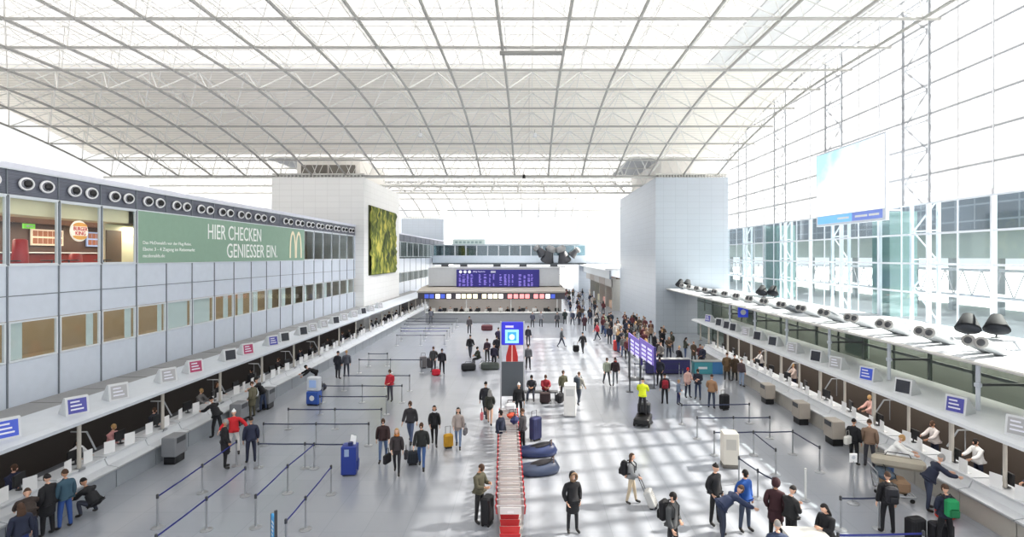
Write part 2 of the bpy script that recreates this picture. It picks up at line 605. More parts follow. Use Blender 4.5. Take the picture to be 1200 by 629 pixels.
br.inputs['Mortar'].default_value = (.93, .93, .93, 1)
for n_ in nt.nodes:
    if n_.type == 'MIX_SHADER' and abs(n_.inputs[0].default_value - .5) < 1e-3:
        nt.links.new(br.outputs['Color'], n_.inputs[0])
CLEAR = glass('clear_wall_glass', (243, 248, 249), .95, gloss=.05)
ZT = [10.74, 12.3, 13.85, 15.4, 16.95, 18.5, 20.1]
BY = [8.4, 12.3, 16.2, 20.1, 24.0, 27.9, 31.8, 35.7, 39.6, 43.5, 47.4, 51.3, 55.9]
GBAR = mat('pale_glazing_bar', (238, 240, 244), .5)
GPOST = mat('white_wall_post', (212, 217, 226), .5)
for q in range(len(BY) - 1):
    a, b = BY[q], BY[q + 1]
    wn[0] += 1
    e = struct(thing('window_%d' % wn[0], None, None, (XR, a, 0)))
    L = b - a
    f = MB().box(.04, .16, -.045, .045, 4.5, 22.1)
    for z in ZT:
        f.box(.05, .10, .05, L - .05, z - .025, z + .025)
    f.box(.05, .09, L / 2 - .015, L / 2 + .015, 10.8, 22)
    f.build('window_frame', GBAR, e)
    f = MB()
    for z in (9.16, 7.6, 6.05):
        f.box(-.05, .0, .0, L, z - .05, z + .05)
    f.box(-.04, .0, L / 2 - .035, L / 2 + .035, 4.55, 10.7).box(-.08, 0, -.05, .05, 4.55, 10.7).box(-.04, 0, 0, L, 10.7, 10.78)
    f.build('transom', GPOST, e)
    MB().box(0, .02, .05, L - .05, 10.74, 22.1).build('upper_panel', SUN_GRID, e)
    MB().box(0, .02, .05, L - .05, 4.5, 10.74).build('pane', CLEAR, e)
struct(MB().box(XR - .06, XR + .2, 8, YT, 0, 4.5).build('wall_right', PANEL))
for q, y in enumerate((20.1, 27.9, 35.7, 43.5, 51.3)):
    e = thing('lattice_column', 'white lattice steel column with cross bracing behind the glass wall, %s from the near end' % ORD[q], 'column', (XR + .55, y, 0), 0, 'lattice columns of the glass wall')
    for d in (0, 1.95):
        MB().box(-.075, .075, d - .075, d + .075, 4.5, 21.8).build('post', GPOST, e)
    w = MB()
    z = 4.7
    s = 0
    while z < 21:
        a, b = (.11, 1.84) if s % 2 == 0 else (1.84, .11)
        w.tube([(0, a, z), (0, b, z + 1.55)], .045, 5)
        w.tube([(0, .11, z + 1.55), (0, 1.84, z + 1.55)], .035, 5)
        z += 1.55
        s += 1
    w.build('bracing', GPOST, e)

# ---------------------------------------------------------------- outside the glass
out = struct(MB().box(62, 80, 6, 230, 7.7, 11.3).build('exterior_pier', mat('pier_wall', (150, 162, 160), .6)))
struct(MB().box(58, 80, 6, 230, 11.3, 16.5).build('exterior_pier_upper', tiled('pier_band', (70, 82, 96), (104, 114, 124), 3.2, 2.1, gap=.12, axes='w', var=.3)))
pc = MB()
for k in range(28):
    pc.box(63, 63.8, 8 + 8 * k, 8.8 + 8 * k, 0, 7.7)
struct(pc.build('exterior_pier_columns', mat('pier_column', (150, 156, 160), .6)))
jb = thing('jet_bridge', 'white lattice girder bridge outside the tall glass wall', 'bridge', (29, 20, 0))
MB().box(-.1, .1, 0, 70, 7.0, 7.2).box(-.1, .1, 0, 70, 5.3, 5.5).build('chord', mat('bridge_paint', (120, 122, 127), .5), jb)
w = MB()
for k in range(46):
    y = k * 1.52
    w.tube([(0, y, 5.4), (0, y + .76, 7.1), (0, y + 1.52, 5.4)], .05, 4, False)
w.build('lattice', mat('bridge_paint', (120, 122, 127), .5), jb)
MB().box(.3, 3, 0, 70, 5.2, 5.4).build('deck', mat('bridge_deck', (190, 194, 198), .6), jb)
lg = MB()
for y in (2, 24, 46, 68):
    lg.box(-.25, .25, y - .25, y + .25, 0, 5.3)
lg.build('support', mat('bridge_paint', (120, 122, 127), .5), jb)
for q, (y0, y1) in enumerate(((31.3, 32.9), (45.6, 48.2))):
    e = struct(thing('exterior_glass_shaft', None, None, (XR + .3, y0, 0)))
    L = y1 - y0
    MB().box(0, 1.6, 0, L, 4.5, 10.6).build('shaft_glass', mat('teal_glass_panel', (120, 146, 144), .15), e)
# ================================================================ left building: things on the facade
NOZ_RING = mat('white_enamel', (238, 238, 240), .35)
NOZ_BOWL = mat('nozzle_bowl_grey', (120, 122, 130), .35, .3)


def nozzle():
    e = thing('air_nozzle', 'x', 'air nozzle', (0, 0, 0))
    ax = (.92, -.36, -.1)
    MB().lathe([(.17, .0), (.225, .0), (.24, .03), (.225, .08), (.185, .10), (.17, .04)], 20, axis=ax).build('flange', NOZ_RING, e, True)
    MB().lathe([(.19, -.115), (.19, .03)], 16, axis=(1, 0, 0)).build('collar', NOZ_BOWL, e, True)
    MB().lathe([(.18, .02), (.175, .06), (.10, .02), (.05, .02)], 16, axis=ax).build('bowl', NOZ_BOWL, e, True)
    MB().lathe([(.10, .0), (.13, .05), (.12, .12), (.05, .14)], 12, o=(.03, .03, 0), axis=(.8, -.6, .05)).build('nozzle_core', BLACK, e, True)
    return e


nz = nozzle()
cnt = 0
for k in range(3, len(MY) - 1):
    for d in (.6, 1.42):
        if k == 13 and d > 1:
            continue
        y = MY[k] + d
        if k < 4 and d < 1:
            continue
        over = 'above the burger shop' if k < 7 else ('above the green banner' if k < 16 else 'above the glazing next to the banner')
        lab = 'white-ringed round air nozzle %s, %s from the near end' % (over, ORD[cnt])
        loc = (XL + .11, y, 10.58)
        if cnt == 0:
            nz.location = loc
            tag(nz, lab, group='air nozzles of the grey band')
        else:
            dup(nz, loc, 0, lab)
        cnt += 1

# green banner
BAN = mat('banner_green', (138, 168, 148), .6)
ban = thing('advertising_banner', 'long green advertising banner with white hand lettering on the left facade', 'banner', (XL, AD0, 7.66))
W = AD1 - AD0
MB().box(.01, .06, .03, W - .03, .02, 2.44).build('banner_sheet', BAN, ban)
MB().box(.0, .07, 0, .03, 0, 2.46).box(0, .07, W - .03, W, 0, 2.46).box(0, .07, .03, W - .03, 2.44, 2.47).build('banner_frame', FRAME, ban)
LW = mat('banner_white', (246, 248, 246), .6)
t = lettering('HIER CHECKEN', (.06, 30.2 - AD0, 1.30), 6.0, .86, FACE_X)
lettering('GENIESSER EIN.', (.06, 32.1 - AD0, .24), 6.4, .86, FACE_X, mb=t)
t.build('slogan', LW, ban)
t = lettering("Das McDonald's vor der Flug Reise.", (.06, .35, .86), 3.6, .2, FACE_X)
lettering('Ebene 3 - 4 Zugang im Reisemarkt', (.06, .35, .54), 3.9, .22, FACE_X, mb=t)
lettering('mcdonalds.de', (.06, .35, .28), 1.5, .16, FACE_X, mb=t)
t.build('small_print', LW, ban)
mb = MB()
for c in (-.52, .52):
    pts, inn = [], []
    for q in range(13):
        a = PI * q / 12
        pts.append((.06, c - .56 * math.cos(a), 2.05 * math.sin(a) ** .75))
        inn.append((.06, c - .36 * math.cos(a), max(0, 1.8 * math.sin(a) ** .75)))
    n = len(pts)
    vs = pts + inn
    vs = vs + [(x + .02, y, z) for x, y, z in vs]
    fs = []
    for q in range(n - 1):
        fs += [(q, q + 1, n + q + 1, n + q), (2 * n + q, 3 * n + q, 3 * n + q + 1, 2 * n + q + 1), (q, 2 * n + q, 2 * n + q + 1, q + 1), (n + q, n + q + 1, 3 * n + q + 1, 3 * n + q)]
    mb.add(vs, fs)
mb.xf(Matrix.Translation((0, W - 1.62, .2)))
mb.build('arches_logo', mat('pale_gold', (244, 232, 204), .6), ban)

# burger shop behind the upper panes
sg = thing('round_shop_sign', 'round cream burger shop sign with red lettering on the glass', 'sign', (XL + .06, 21.5, 9.0))
MB().lathe([(.40, 0), (.42, .02), (.42, .06), (.39, .08)], 28, axis=(1, 0, 0)).build('sign_disc', mat('sign_cream', (250, 240, 222), .5, emit=.25), sg, True)
for s, z0 in ((1, .19), (-1, -.19)):
    pts = []
    for q in range(13):
        a = PI * q / 12
        pts.append((.085, .34 * math.cos(a), z0 + s * .15 * math.sin(a)))
    MB().sheet(pts if s > 0 else pts[::-1], (.015, 0, 0)).build('bun', mat('bun_orange', (240, 176, 90), .5), sg)
t = lettering('BURGER', (.105, -.33, .015), .66, .15, FACE_X)
lettering('KING', (.105, -.24, -.165), .48, .15, FACE_X, mb=t)
t.build('lettering', mat('sign_red', (196, 34, 40), .5), sg)
MBD = mat('menu_board', (214, 196, 176), .5, emit=.35)
for q, (y, m, lab) in enumerate(((24.6, MBD, 'pale menu board with food pictures over the shop counter, nearer the camera'),
                                 (27.7, mat('menu_board_blue', (150, 170, 214), .5, emit=.35), 'bluish menu board behind the round burger shop sign'))):
    e = thing('menu_board', lab, 'menu board', (XL - 4.74, y, 8.5), 0, 'menu boards of the shop')
    MB().box(0, .06, 0, 1.7, 0, .75).build('board', m, e)
    f = MB()
    for r in range(2):
        for c in range(6):
            f.box(.06, .075, .08 + c * .26, .30 + c * .26, .08 + r * .34, .34 + r * .34)
    f.build('food_picture', mat('food_pictures', (150, 90, 60), .6), e)
e = thing('exit_sign', 'small green exit sign under the shop ceiling', 'sign', (XL - 2.0, 21.6, 9.1))
MB().box(-.03, .03, -.25, .25, 0, .2).build('sign_box', mat('exit_green', (120, 200, 70), .5, emit=.8), e)
MB().sheet([(.03, -.17, .1), (.03, -.05, .04), (.03, -.05, .08), (.03, .15, .08), (.03, .15, .12), (.03, -.05, .12), (.03, -.05, .16)], (.008, 0, 0)).build('arrow', WHITE, e)
e = thing('shop_counter', 'red and steel burger shop counter behind the glass', 'counter', (XL - 3.4, 21.4, 7.105))
MB().rbox(-.4, .4, 0, 7.5, 0, 1.0, .05).build('counter_body', mat('shop_red', (150, 40, 36), .5), e)
MB().rbox(-.45, .45, -.05, 7.55, 1.0, 1.06, .02).build('counter_top', STEEL, e)
for q, (y, c, lab) in enumerate(((20.5, (196, 34, 38), 'tall red drinks barrel inside the burger shop window'), (23.0, (180, 46, 40), 'short red bin inside the burger shop below the round sign'))):
    e = thing('drinks_barrel' if q == 0 else 'red_bin', lab, 'container', (XL - 1.3, y, 7.105))
    h = 1.55 if q == 0 else 1.0
    MB().lathe([(.16, 0), (.22, .05), (.25, h * .5), (.22, h - .05), (.16, h)], 14).build('body', mat('barrel_red%d' % q, c, .4), e, True)
    MB().lathe([(.225, h * .2), (.25, h * .25), (.24, h * .3)], 14).build('band', STEEL, e, True)
for q, y in enumerate((19.6, 21.4, 22.2, 24.0)):
    e = thing('shop_table', 'small dark table inside the burger shop, %s from the near end' % ORD[q], 'table', (XL - .9, y, 7.105), 0, 'tables of the burger shop')
    MB().lathe([(.34, .7), (.35, .72), (.34, .74)], 14).build('table_top', mat('dark_table', (50, 46, 46), .4), e)
    MB().lathe([(.2, 0), (.2, .02), (.03, .04), (.03, .7)], 10).build('leg', DARKSTEEL, e)
la = bpy.data.lights.new('shop_fill_light', 'AREA')  # added fill light that brightens the shop interior
la.energy, la.size, la.size_y, la.shape = 420, 1.6, 11, 'RECTANGLE'
la.color = (1, .86, .7)
lo = bpy.data.objects.new('shop_fill_light', la)
lo.location = (XL - 3.2, 24.5, 9.45)
COL.objects.link(lo)
la = bpy.data.lights.new('side_room_fill', 'AREA')  # added light to lift the dark cream wall and door
la.energy, la.size, la.color = 70, .8, (1, .88, .72)
lo = bpy.data.objects.new('side_room_fill', la)
lo.location = (XL - .85, 26.2, 9.44)
COL.objects.link(lo)
la = bpy.data.lights.new('office_fill_light', 'AREA')  # added fill, lightens the rooms behind the lower panes
la.energy, la.size, la.size_y, la.shape = 620, 1.5, 30, 'RECTANGLE'
la.color = (1, .92, .8)
lo = bpy.data.objects.new('office_fill_light', la)
lo.location = (XL - 2.6, 33, 6.8)
COL.objects.link(lo)

# green wall picture on the inner flank of the left tower
GRN = bpy.data.materials.new('moss_and_grass')
GRN.use_nodes = True
nt = GRN.node_tree
b = nt.nodes['Principled BSDF']
b.inputs['Roughness'].default_value = .8
tc = nt.nodes.new('ShaderNodeTexCoord')
mp = nt.nodes.new('ShaderNodeMapping')
mp.inputs['Scale'].default_value = (1, 1.0, .45)
n1 = nt.nodes.new('ShaderNodeTexNoise')
n1.inputs['Scale'].default_value = 1.1
n1.inputs['Detail'].default_value = 8
n1.inputs['Distortion'].default_value = .6
cr = nt.nodes.new('ShaderNodeValToRGB')
cr.color_ramp.elements[0].position = .36
cr.color_ramp.elements[0].color = srgb(46, 60, 24)
cr.color_ramp.elements[1].position = .66
cr.color_ramp.elements[1].color = srgb(206, 196, 92)
cr.color_ramp.elements.new(.5).color = srgb(112, 124, 42)
nt.links.new(tc.outputs['Object'], mp.inputs[0])
nt.links.new(mp.outputs[0], n1.inputs['Vector'])
nt.links.new(n1.outputs['Fac'], cr.inputs[0])
nt.links.new(cr.outputs[0], b.inputs['Base Color'])
gw = thing('wall_picture', 'tall green planted picture panel on the flank of the left tower', 'wall panel', (-17.2, 57.6, 6.0))
mb = MB()
random.seed(5)
NYg, NZg = 22, 20
hh = [[.12 + random.random() * .22 for _ in range(NZg + 1)] for _ in range(NYg + 1)]
vs = [(hh[a][c], a * 11.2 / NYg, c * 7.4 / NZg) for a in range(NYg + 1) for c in range(NZg + 1)]
fs = [(a * (NZg + 1) + c, (a + 1) * (NZg + 1) + c, (a + 1) * (NZg + 1) + c + 1, a * (NZg + 1) + c + 1) for a in range(NYg) for c in range(NZg)]
MB().add(vs, fs).build('planting', GRN, gw, True)
MB().box(0, .1, -.08, 11.28, -.08, 7.48).build('backing_board', mat('olive_frame', (70, 76, 46), .7), gw)

# ================================================================ check-in rows
CAPTOP = mat('canopy_top_grey', (148, 148, 148), .7)
CAPW = mat('canopy_white', (226, 229, 233), .45)
UNDER = mat('canopy_underside', (120, 118, 114), .7)
cl = thing('counter_canopy', 'long flat canopy with white edge over the left check-in row', 'canopy', (-14.3, 10, 2.62))
MB().box(-3.75, -2.2, 0, 72, .0, .1).build('rear_deck', CAPTOP, cl)
MB().loft([[(-2.2, y, 0), (0, y, 0), (0, y, .10), (-.25, y, .16), (-2.2, y, .16)] for y in (0, 72)]).build('edge_fascia', mat('canopy_pale_grey', (200, 205, 213), .45), cl)
sm = MB()
for k in range(20):
    sm.box(-3.7, -2.25, 1.2 + k * 2.04, 1.23 + k * 2.04, .1, .11)
sm.build('deck_seam', mat('seam_grey', (122, 120, 118), .7), cl)
cr_ = thing('counter_canopy', 'long flat white canopy over the right check-in row', 'canopy', (13.6, 9, 2.62))
MB().loft([[(2.3, y, 0), (0, y, 0), (0, y, .10), (.25, y, .16), (2.3, y, .16)][::-1] for y in (0, 36)]).build('edge_fascia', CAPW, cr_)
MB().box(2.3, 3.3, 0, 36, 0, .14).build('rear_deck', mat('canopy_white_rear', (232, 233, 235), .6), cr_)

POST = mat('column_cream', (196, 190, 180), .4)
k = 0
y = 13.6
while y < 80:
    e = thing('canopy_post', 'slim pale post under the left canopy, %s from the near end' % ORD[k], 'post', (-14.75, y, 0), 0, 'posts of the left canopy')
    MB().tube([(0, 0, 1.06), (0, 0, 2.62)], .06, 8).build('shaft', POST, e)
    MB().box(-.12, .12, -.12, .12, .98, 1.06).build('foot_plate', STEEL, e)
    k += 1
    y += 4.02
k = 0
y = 14.1
while y < 45:
    e = thing('canopy_post', 'slim pale post under the right canopy, %s from the near end' % ORD[k], 'post', (14.3, y, 0), 0, 'posts of the right canopy')
    MB().tube([(0, 0, 1.06), (0, 0, 2.62)], .055 if k % 2 else .075, 8).build('shaft', POST, e)
    MB().box(-.12, .12, -.12, .12, .98, 1.06).build('foot_plate', STEEL, e)
    k += 1
    y += 2.05

# one desk, 1.95 m wide; front towards +x, to be mirrored for the right row
DFR = mat('desk_front_grey', (150, 156, 162), .4)
DSK = mat('desk_white', (212, 215, 219), .4)
DSK_R = mat('desk_front_stone', (176, 172, 164), .5)
AISLE = mat('conveyor_dark', (44, 42, 42), .6)


def desk(s, fr):
    e = thing('check_in_desk', 'x', 'check-in desk')
    w = .965
    MB().box(min(0, -s * 1.0), max(0, -s * 1.0), -w, w, .0, .62).build('front_panel', fr, e)
    mb = MB()
    mb.loft([[(s * .04, y, .62), (s * .04, y, .70), (-s * .30, y, .76), (-s * .42, y, 1.0), (-s * .62, y, 1.0), (-s * .62, y, .62)][::s] for y in (-w, w)])
    mb.build('sloped_ledge', DSK, e)
    MB().box(min(-s * .36, -s * 1.1), max(-s * .36, -s * 1.1), -w + .02, w - .02, 1.0, 1.05).build('desk_top', DSK, e)
    MB().tube([(s * .06, -w, .66), (s * .06, w, .66)], .025, 6).build('bumper_rail', STEEL, e)
    MB().rbox(*sorted((-s * .62, -s * 1.05)), .25, .9, .02, .98, .03).build('drawer_cabinet', AISLE, e)
    return e


def card():
    e = thing('counter_card', 'x', 'sign card')
    MB().sheet([(-.02, -.17, 0), (-.02, .17, 0), (-.02, .17, .42), (-.02, -.17, .42)], (.012, 0, 0)).build('card', PAPER, e)
    MB().sheet([(-.01, -.17, .0), (-.01, .17, .0), (-.16, .15, .0), (-.16, -.15, .0)], (0, 0, .012)).build('foot', PAPER, e)
    MB().box(-.026, -.0205, -.05, .05, .16, .27).build('emblem', mat('card_emblem', (206, 210, 218), .6), e)
    return e


def monitor():
    e = thing('desk_monitor', 'x', 'monitor')
    MB().rbox(-.03, .03, -.24, .24, .12, .48, .015).build('screen', BLACK, e)
    MB().lathe([(.11, 0), (.11, .015), (.025, .03), (.025, .16)], 10, o=(-.03, 0, 0)).build('stand', DARKSTEEL, e)
    return e


dl = desk(1, DFR)
dr = desk(-1, DSK_R)
cd = card()
mo = monitor()
first = {'dl': 1, 'dr': 1, 'cd': 1, 'mo': 1}


def put(proto, key, loc, rz, lab, group):
    if first[key]:
        first[key] = 0
        proto.location = loc
        proto.rotation_euler.z = rz
        return tag(proto, lab, group=group)
    return dup(proto, loc, rz, lab, group)


random.seed(11)
DL = [13.7 + 1.97 * k for k in range(33)]
for k, y in enumerate(DL):
    lab = 'grey and white check-in desk in the left row, %s from the near end' % ORD[k]
    put(dl, 'dl', (-14.3, y, 0), 0, lab, 'check-in desks of the left row')
    for q in range(2 if k < 12 else (1 + (k % 3 > 0))):
        o = -.5 + q * .85 + random.uniform(-.12, .12)
        put(cd, 'cd', (-14.72 - random.uniform(0, .18), y + o, 1.05), random.uniform(-.5, .2), 'white folded sign card on the %s left desk, %s' % (ORD[k], ['its near end', 'its far end'][q]), 'cards on the left desks')
    if k < 24:
        put(mo, 'mo', (-15.2, y + .35, 1.05), PI + random.uniform(-.3, .3), 'black monitor turned to the clerk on the %s left desk' % ORD[k], 'monitors on the left desks')
DR = [13.9 + 1.97 * k for k in range(15)]
for k, y in enumerate(DR):
    put(dr, 'dr', (13.5, y, 0), 0, 'pale stone-fronted check-in desk in the right row, %s from the near end' % ORD[k], 'check-in desks of the right row')
    for q in range(2 if k < 11 else 1):
        o = -.55 + q * .8 + random.uniform(-.12, .12)
        put(cd, 'cd', (13.95 + random.uniform(0, .15), y + o, 1.05), PI + random.uniform(-.3, .4), 'white folded sign card on the %s right desk, %s' % (ORD[k], ['its near end', 'its far end'][q]), 'cards on the right desks')
    put(mo, 'mo', (14.4, y + .3, 1.05), random.uniform(-.3, .3), 'black monitor turned to the clerk on the %s right desk' % ORD[k], 'monitors on the right desks')

# slanted steel rails between the desks
def rail():
    e = thing('slanted_rail', 'x', 'rail')
    MB().tube([(-.9, 0, 1.9), (-.35, 0, 1.9), (.0, -.05, 1.3)], .03, 6).build('tube', STEEL, e)
    MB().tube([(-.6, 0, 1.05), (-.6, 0, 1.9)], .022, 6).build('upright', STEEL, e)
    return e


rl = rail()
for k, i in enumerate((1, 3, 5, 7, 9, 11, 13)):
    lab = 'bent steel conveyor rail behind the left desks, %s from the near end' % ORD[k]
    loc = (-15.0, DL[i] - .95, 0)
    if k == 0:
        rl.location = loc
        tag(rl, lab, group='bent rails')
    else:
        dup(rl, loc, 0, lab)
    if i < 13:
        dup(rl, (14.7, DR[i] - .95, 0), PI, 'bent steel conveyor rail behind the right desks, %s from the near end' % ORD[k], 'bent rails')

# baggage scale housings that stand out between the desks
SCALE = mat('scale_taupe', (164, 156, 146), .5)


def scale_box(loc, lab, s, c=SCALE):
    e = thing('scale_cabinet', lab, 'cabinet', loc, 0, 'scale cabinets')
    MB().rbox(-.27, .27, -.36, .36, .3, 1.05, .03).build('housing', c, e)
    MB().rbox(-.22, .22, -.30, .30, 0, .3, .02).build('plinth', BLACK, e)
    MB().box(*sorted((s * .27, s * .282)), -.25, .25, .8, 1.0).build('display', DARKSTEEL, e)


for q, (px, py) in enumerate(((905, 472), (952, 496), (1006, 520))):
    p = fl(px, py)
    scale_box((13.0, p.y, 0), 'taupe scale cabinet in front of the right desks, %s' % ['farthest of the three', 'middle one of the three', 'nearest of the three'][q], -1)
for q, (px, py) in enumerate(((186, 541), (262, 497), (300, 478))):
    p = fl(px, py)
    scale_box((-13.8, p.y, 0), 'grey scale cabinet in front of the left desks, %s' % ['nearest of the three', 'middle one of the three', 'farthest of the three'][q], 1, mat('scale_grey', (128, 130, 134), .5))

# screens leaning on the canopies
SHELL = mat('screen_shell', (206, 208, 210), .45)


def canopy_screen(loc, rz, col, lab, group, w=.62, glow=.12):
    e = thing('canopy_screen', lab, 'screen', loc, rz, group)
    # local +x is the way the screen looks
    MB().loft([[(.16, y, 0), (.06, y, .58), (-.06, y, .58), (-.5, y, .05), (-.5, y, 0)] for y in (-w / 2, w / 2)]).build('housing', SHELL, e)
    n = Vector((.985, 0, .17))
    MB().add([(.152 + .008, -w / 2 + .06, .06), (.152 + .008, w / 2 - .06, .06), (.075 + .004, w / 2 - .06, .52), (.075 + .004, -w / 2 + .06, .52)], [(0, 1, 2, 3)]).build('display', mat('display_%d_%d_%d' % col, col, .35, emit=glow), e)
    if sum(col) > 200:
        t = MB()
        for r in range(3):
            z = .40 - r * .12
            t.box(.166 - z * .17 + .006, .172 - z * .17 + .006, -w * .3, w * (.1 + .08 * r), z, z + .05)
        t.build('display_text', mat('display_text', (226, 226, 236), .5), e)
    return e


pur, dk, rd, gy, bl = (74, 74, 150), (44, 46, 54), (160, 60, 96), (160, 160, 162), (60, 84, 190)
scr = [(15.4, bl), (17.8, pur), (19.6, gy), (22.3, gy), (24.1, rd), (26.9, dk), (28.6, rd), (31.4, pur), (32.9, dk), (35.6, dk), (37.2, gy), (39.2, gy), (41.6, dk), (43.5, gy), (46, gy), (48.5, dk), (51, gy), (54, gy)]
nmc = {bl: 'blue', pur: 'purple', dk: 'dark', rd: 'crimson', gy: 'blank grey'}
for q, (y, c) in enumerate(scr):
    canopy_screen((-15.0, y, 2.78), -.55, c, 'leaning %s screen in white housing on the left canopy, %s from the near end' % (nmc[c], ORD[q]), 'screens on the left canopy')
scr = [(15.6, gy), (17.9, pur), (20.4, dk), (22.6, bl), (24.9, gy), (26.6, dk), (29.0, gy), (31.3, dk), (33.4, dk), (35.2, gy), (37.4, dk), (38.6, dk), (40.2, dk), (42.6, pur)]
for q, (y, c) in enumerate(scr):
    canopy_screen((14.25, y, 2.78), PI + .45, c, 'leaning %s screen in white housing on the right canopy, %s from the near end' % (nmc[c], ORD[q]), 'screens on the right canopy')

# ================================================================ right: glass front and upper deck
DG = glass('dark_green_glass', (222, 227, 222), .6, gloss=.05)
struct(MB().box(19.2, 19.3, 9, YT, 0, 4.45).build('wall_back_office', mat('back_office_wall', (148, 152, 146), .7)))
struct(MB().box(16.3, 16.4, 9, 45, 0, 2.6).build('wall_right_counter_back', mat('brown_counter_backdrop', (72, 62, 54), .7)))
GF = mat('green_grey_frame', (96, 104, 102), .4, .3)
GY = [9.3 + 4.5 * k for k in range(11)]
for q in range(len(GY) - 1):
    wn[0] += 1
    e = struct(thing('window_%d' % wn[0], None, None, (17.0, GY[q], 0)))
    L = GY[q + 1] - GY[q]
    f = MB().box(-.06, .06, -.06, .06, 0, 4.45)
    f.box(-.04, .04, L / 2 - .03, L / 2 + .03, 2.7, 4.45).box(-.04, .04, .06, L - .06, 3.5, 3.62)
    f.build('window_frame', GF, e)
    MB().box(-.01, .01, .06, L - .06, .1, 4.4).build('pane', DG, e)
    if q in (4, 7):
        MB().box(.5, .56, L * .1, L * .55, 2.7, 4.4).build('blind', mat('sage_blind', (176, 190, 180), .7), e)
ud = thing('upper_deck_roof', 'wide pale roof slab over the right check-in offices', 'roof slab', (14.3, 9, 4.45))
MB().loft([[(0, y, .06), (6.3, y, 0.0), (6.3, y, .1), (.1, y, .22), (0, y, .2)][::-1] for y in (0, 47)]).build('slab', mat('deck_white', (196, 198, 202), .5), ud)
MB().tube([(-.02, 0, .13), (-.02, 47, .13)], .06, 6).build('edge_rail', mat('deck_edge', (206, 204, 200), .4), ud)
k = 0
for y in (13.7, 18.2, 22.7, 27.2, 31.7, 36.2, 40.7):
    e = thing('deck_post', 'white post between right canopy and upper roof slab, %s from the near end' % ORD[k], 'post', (15.2, y, 2.79), 0, 'posts of the upper roof slab')
    MB().tube([(0, 0, 0), (0, 0, 1.68)], .07, 8).build('shaft', GPOST, e)
    MB().lathe([(.09, .78), (.11, .8), (.11, .9), (.09, .92)], 10).build('collar', GPOST, e)
    MB().box(.07, 1.7, -.05, .05, .82, .9).build('bracket', DARKSTEEL, e)
    k += 1

TUBE = mat('duct_grey', (132, 134, 138), .4, .2)


def jet():
    e = thing('jet_duct', 'x', 'air duct')
    d = Vector((1.5, .8, -.5)).normalized()
    a = Vector((0, 0, 0))
    MB().tube([a, a + d * .1, a + d * .12, a + d * 1.7], [.2, .2, .18, .18], 14, False).build('duct', TUBE, e, True)
    MB().lathe([(.12, -.01), (.19, -.01), (.205, .03), (.19, .08)], 14, axis=d).build('rim', mat('duct_rim', (160, 158, 156), .4), e, True)
    MB().lathe([(.06, -.035), (.118, -.03), (.118, .0)], 12, axis=d).build('outlet', DARKSTEEL, e, True)
    MB().box(1.0, 1.2, .5, .7, -.52, -.46).build('saddle', GREY, e)
    return e


jt = jet()
c = 0
for k in range(16):
    y0 = 17.8 + 2.28 * k
    for q, dy in enumerate((0, .52)):
        lab = 'grey round air duct on the right roof edge, %s duct of the %s pair' % (['nearer', 'farther'][q], ORD[k])
        loc = (14.75, y0 - .26 + dy, 5.18)
        if c == 0:
            jt.location = loc
            tag(jt, lab, group='air ducts on the roof edge')
        else:
            dup(jt, loc, 0, lab)
        c += 1


def cone_lamp():
    e = thing('cone_speaker', 'x', 'loudspeaker')
    MB().lathe([(.12, -.02), (.2, 0), (.44, .60), (.46, .66)], 14, o=(.08, .1, .95), axis=(-.35, -.4, -.8)).build('horn', mat('dark_horn', (26, 27, 32), .8, spec=.2), e, True)
    MB().lathe([(.42, .0), (.40, .03), (.1, .06)], 12, o=(-.16, -.18, .40), axis=(-.35, -.4, -.8)).build('grille', mat('grey_grille', (40, 42, 48), .8, spec=.2), e, True)
    MB().tube([(.2, .25, 0), (.2, .25, .9), (.08, .1, .98)], .04, 6).build('stand', DARKSTEEL, e)
    MB().lathe([(.2, 0), (.2, .03), (.04, .05)], 10, o=(.2, .25, 0)).build('base_plate', DARKSTEEL, e)
    return e


cl_ = cone_lamp()
for q, (x, y, lab) in enumerate(((18.3, 22.4, 'dark cone loudspeaker on the right roof slab, left one of the nearest pair'), (19.4, 22.3, 'dark cone loudspeaker on the right roof slab, right one of the nearest pair'),
                                 (19.2, 44.2, 'dark cone loudspeaker at the foot of the glass wall, left one of the middle pair'), (20.0, 44.0, 'dark cone loudspeaker at the foot of the glass wall, right one of the middle pair'),
                                 (15.3, 54.2, 'dark cone loudspeaker in front of the right tower, left one of the far pair'), (16.0, 54.2, 'dark cone loudspeaker in front of the right tower, right one of the far pair'))):
    loc = (x, y, 4.66 - (x - 14.3) * .018)
    if q == 0:
        cl_.location = loc
        tag(cl_, lab, group='cone loudspeakers')
    else:
        dup(cl_, loc, 0, lab)
e = thing('hanging_sign', 'small blue square sign under the edge of the right roof slab', 'sign', (15.6, 39.2, 3.55))
MB().box(-.36, .36, -.04, .04, 0, .72).build('sign_box', mat('sign_blue', (50, 70, 200), .5, emit=.4), e)
MB().lathe([(.12, 0), (.2, .0), (.2, .012), (.12, .012)], 16, o=(0, -.04, .36), axis=(0, -1, 0)).build('symbol', WHITE, e)
MB().tube([(0, 0, .72), (0, 0, .93)], .02, 6).build('hanger', STEEL, e)

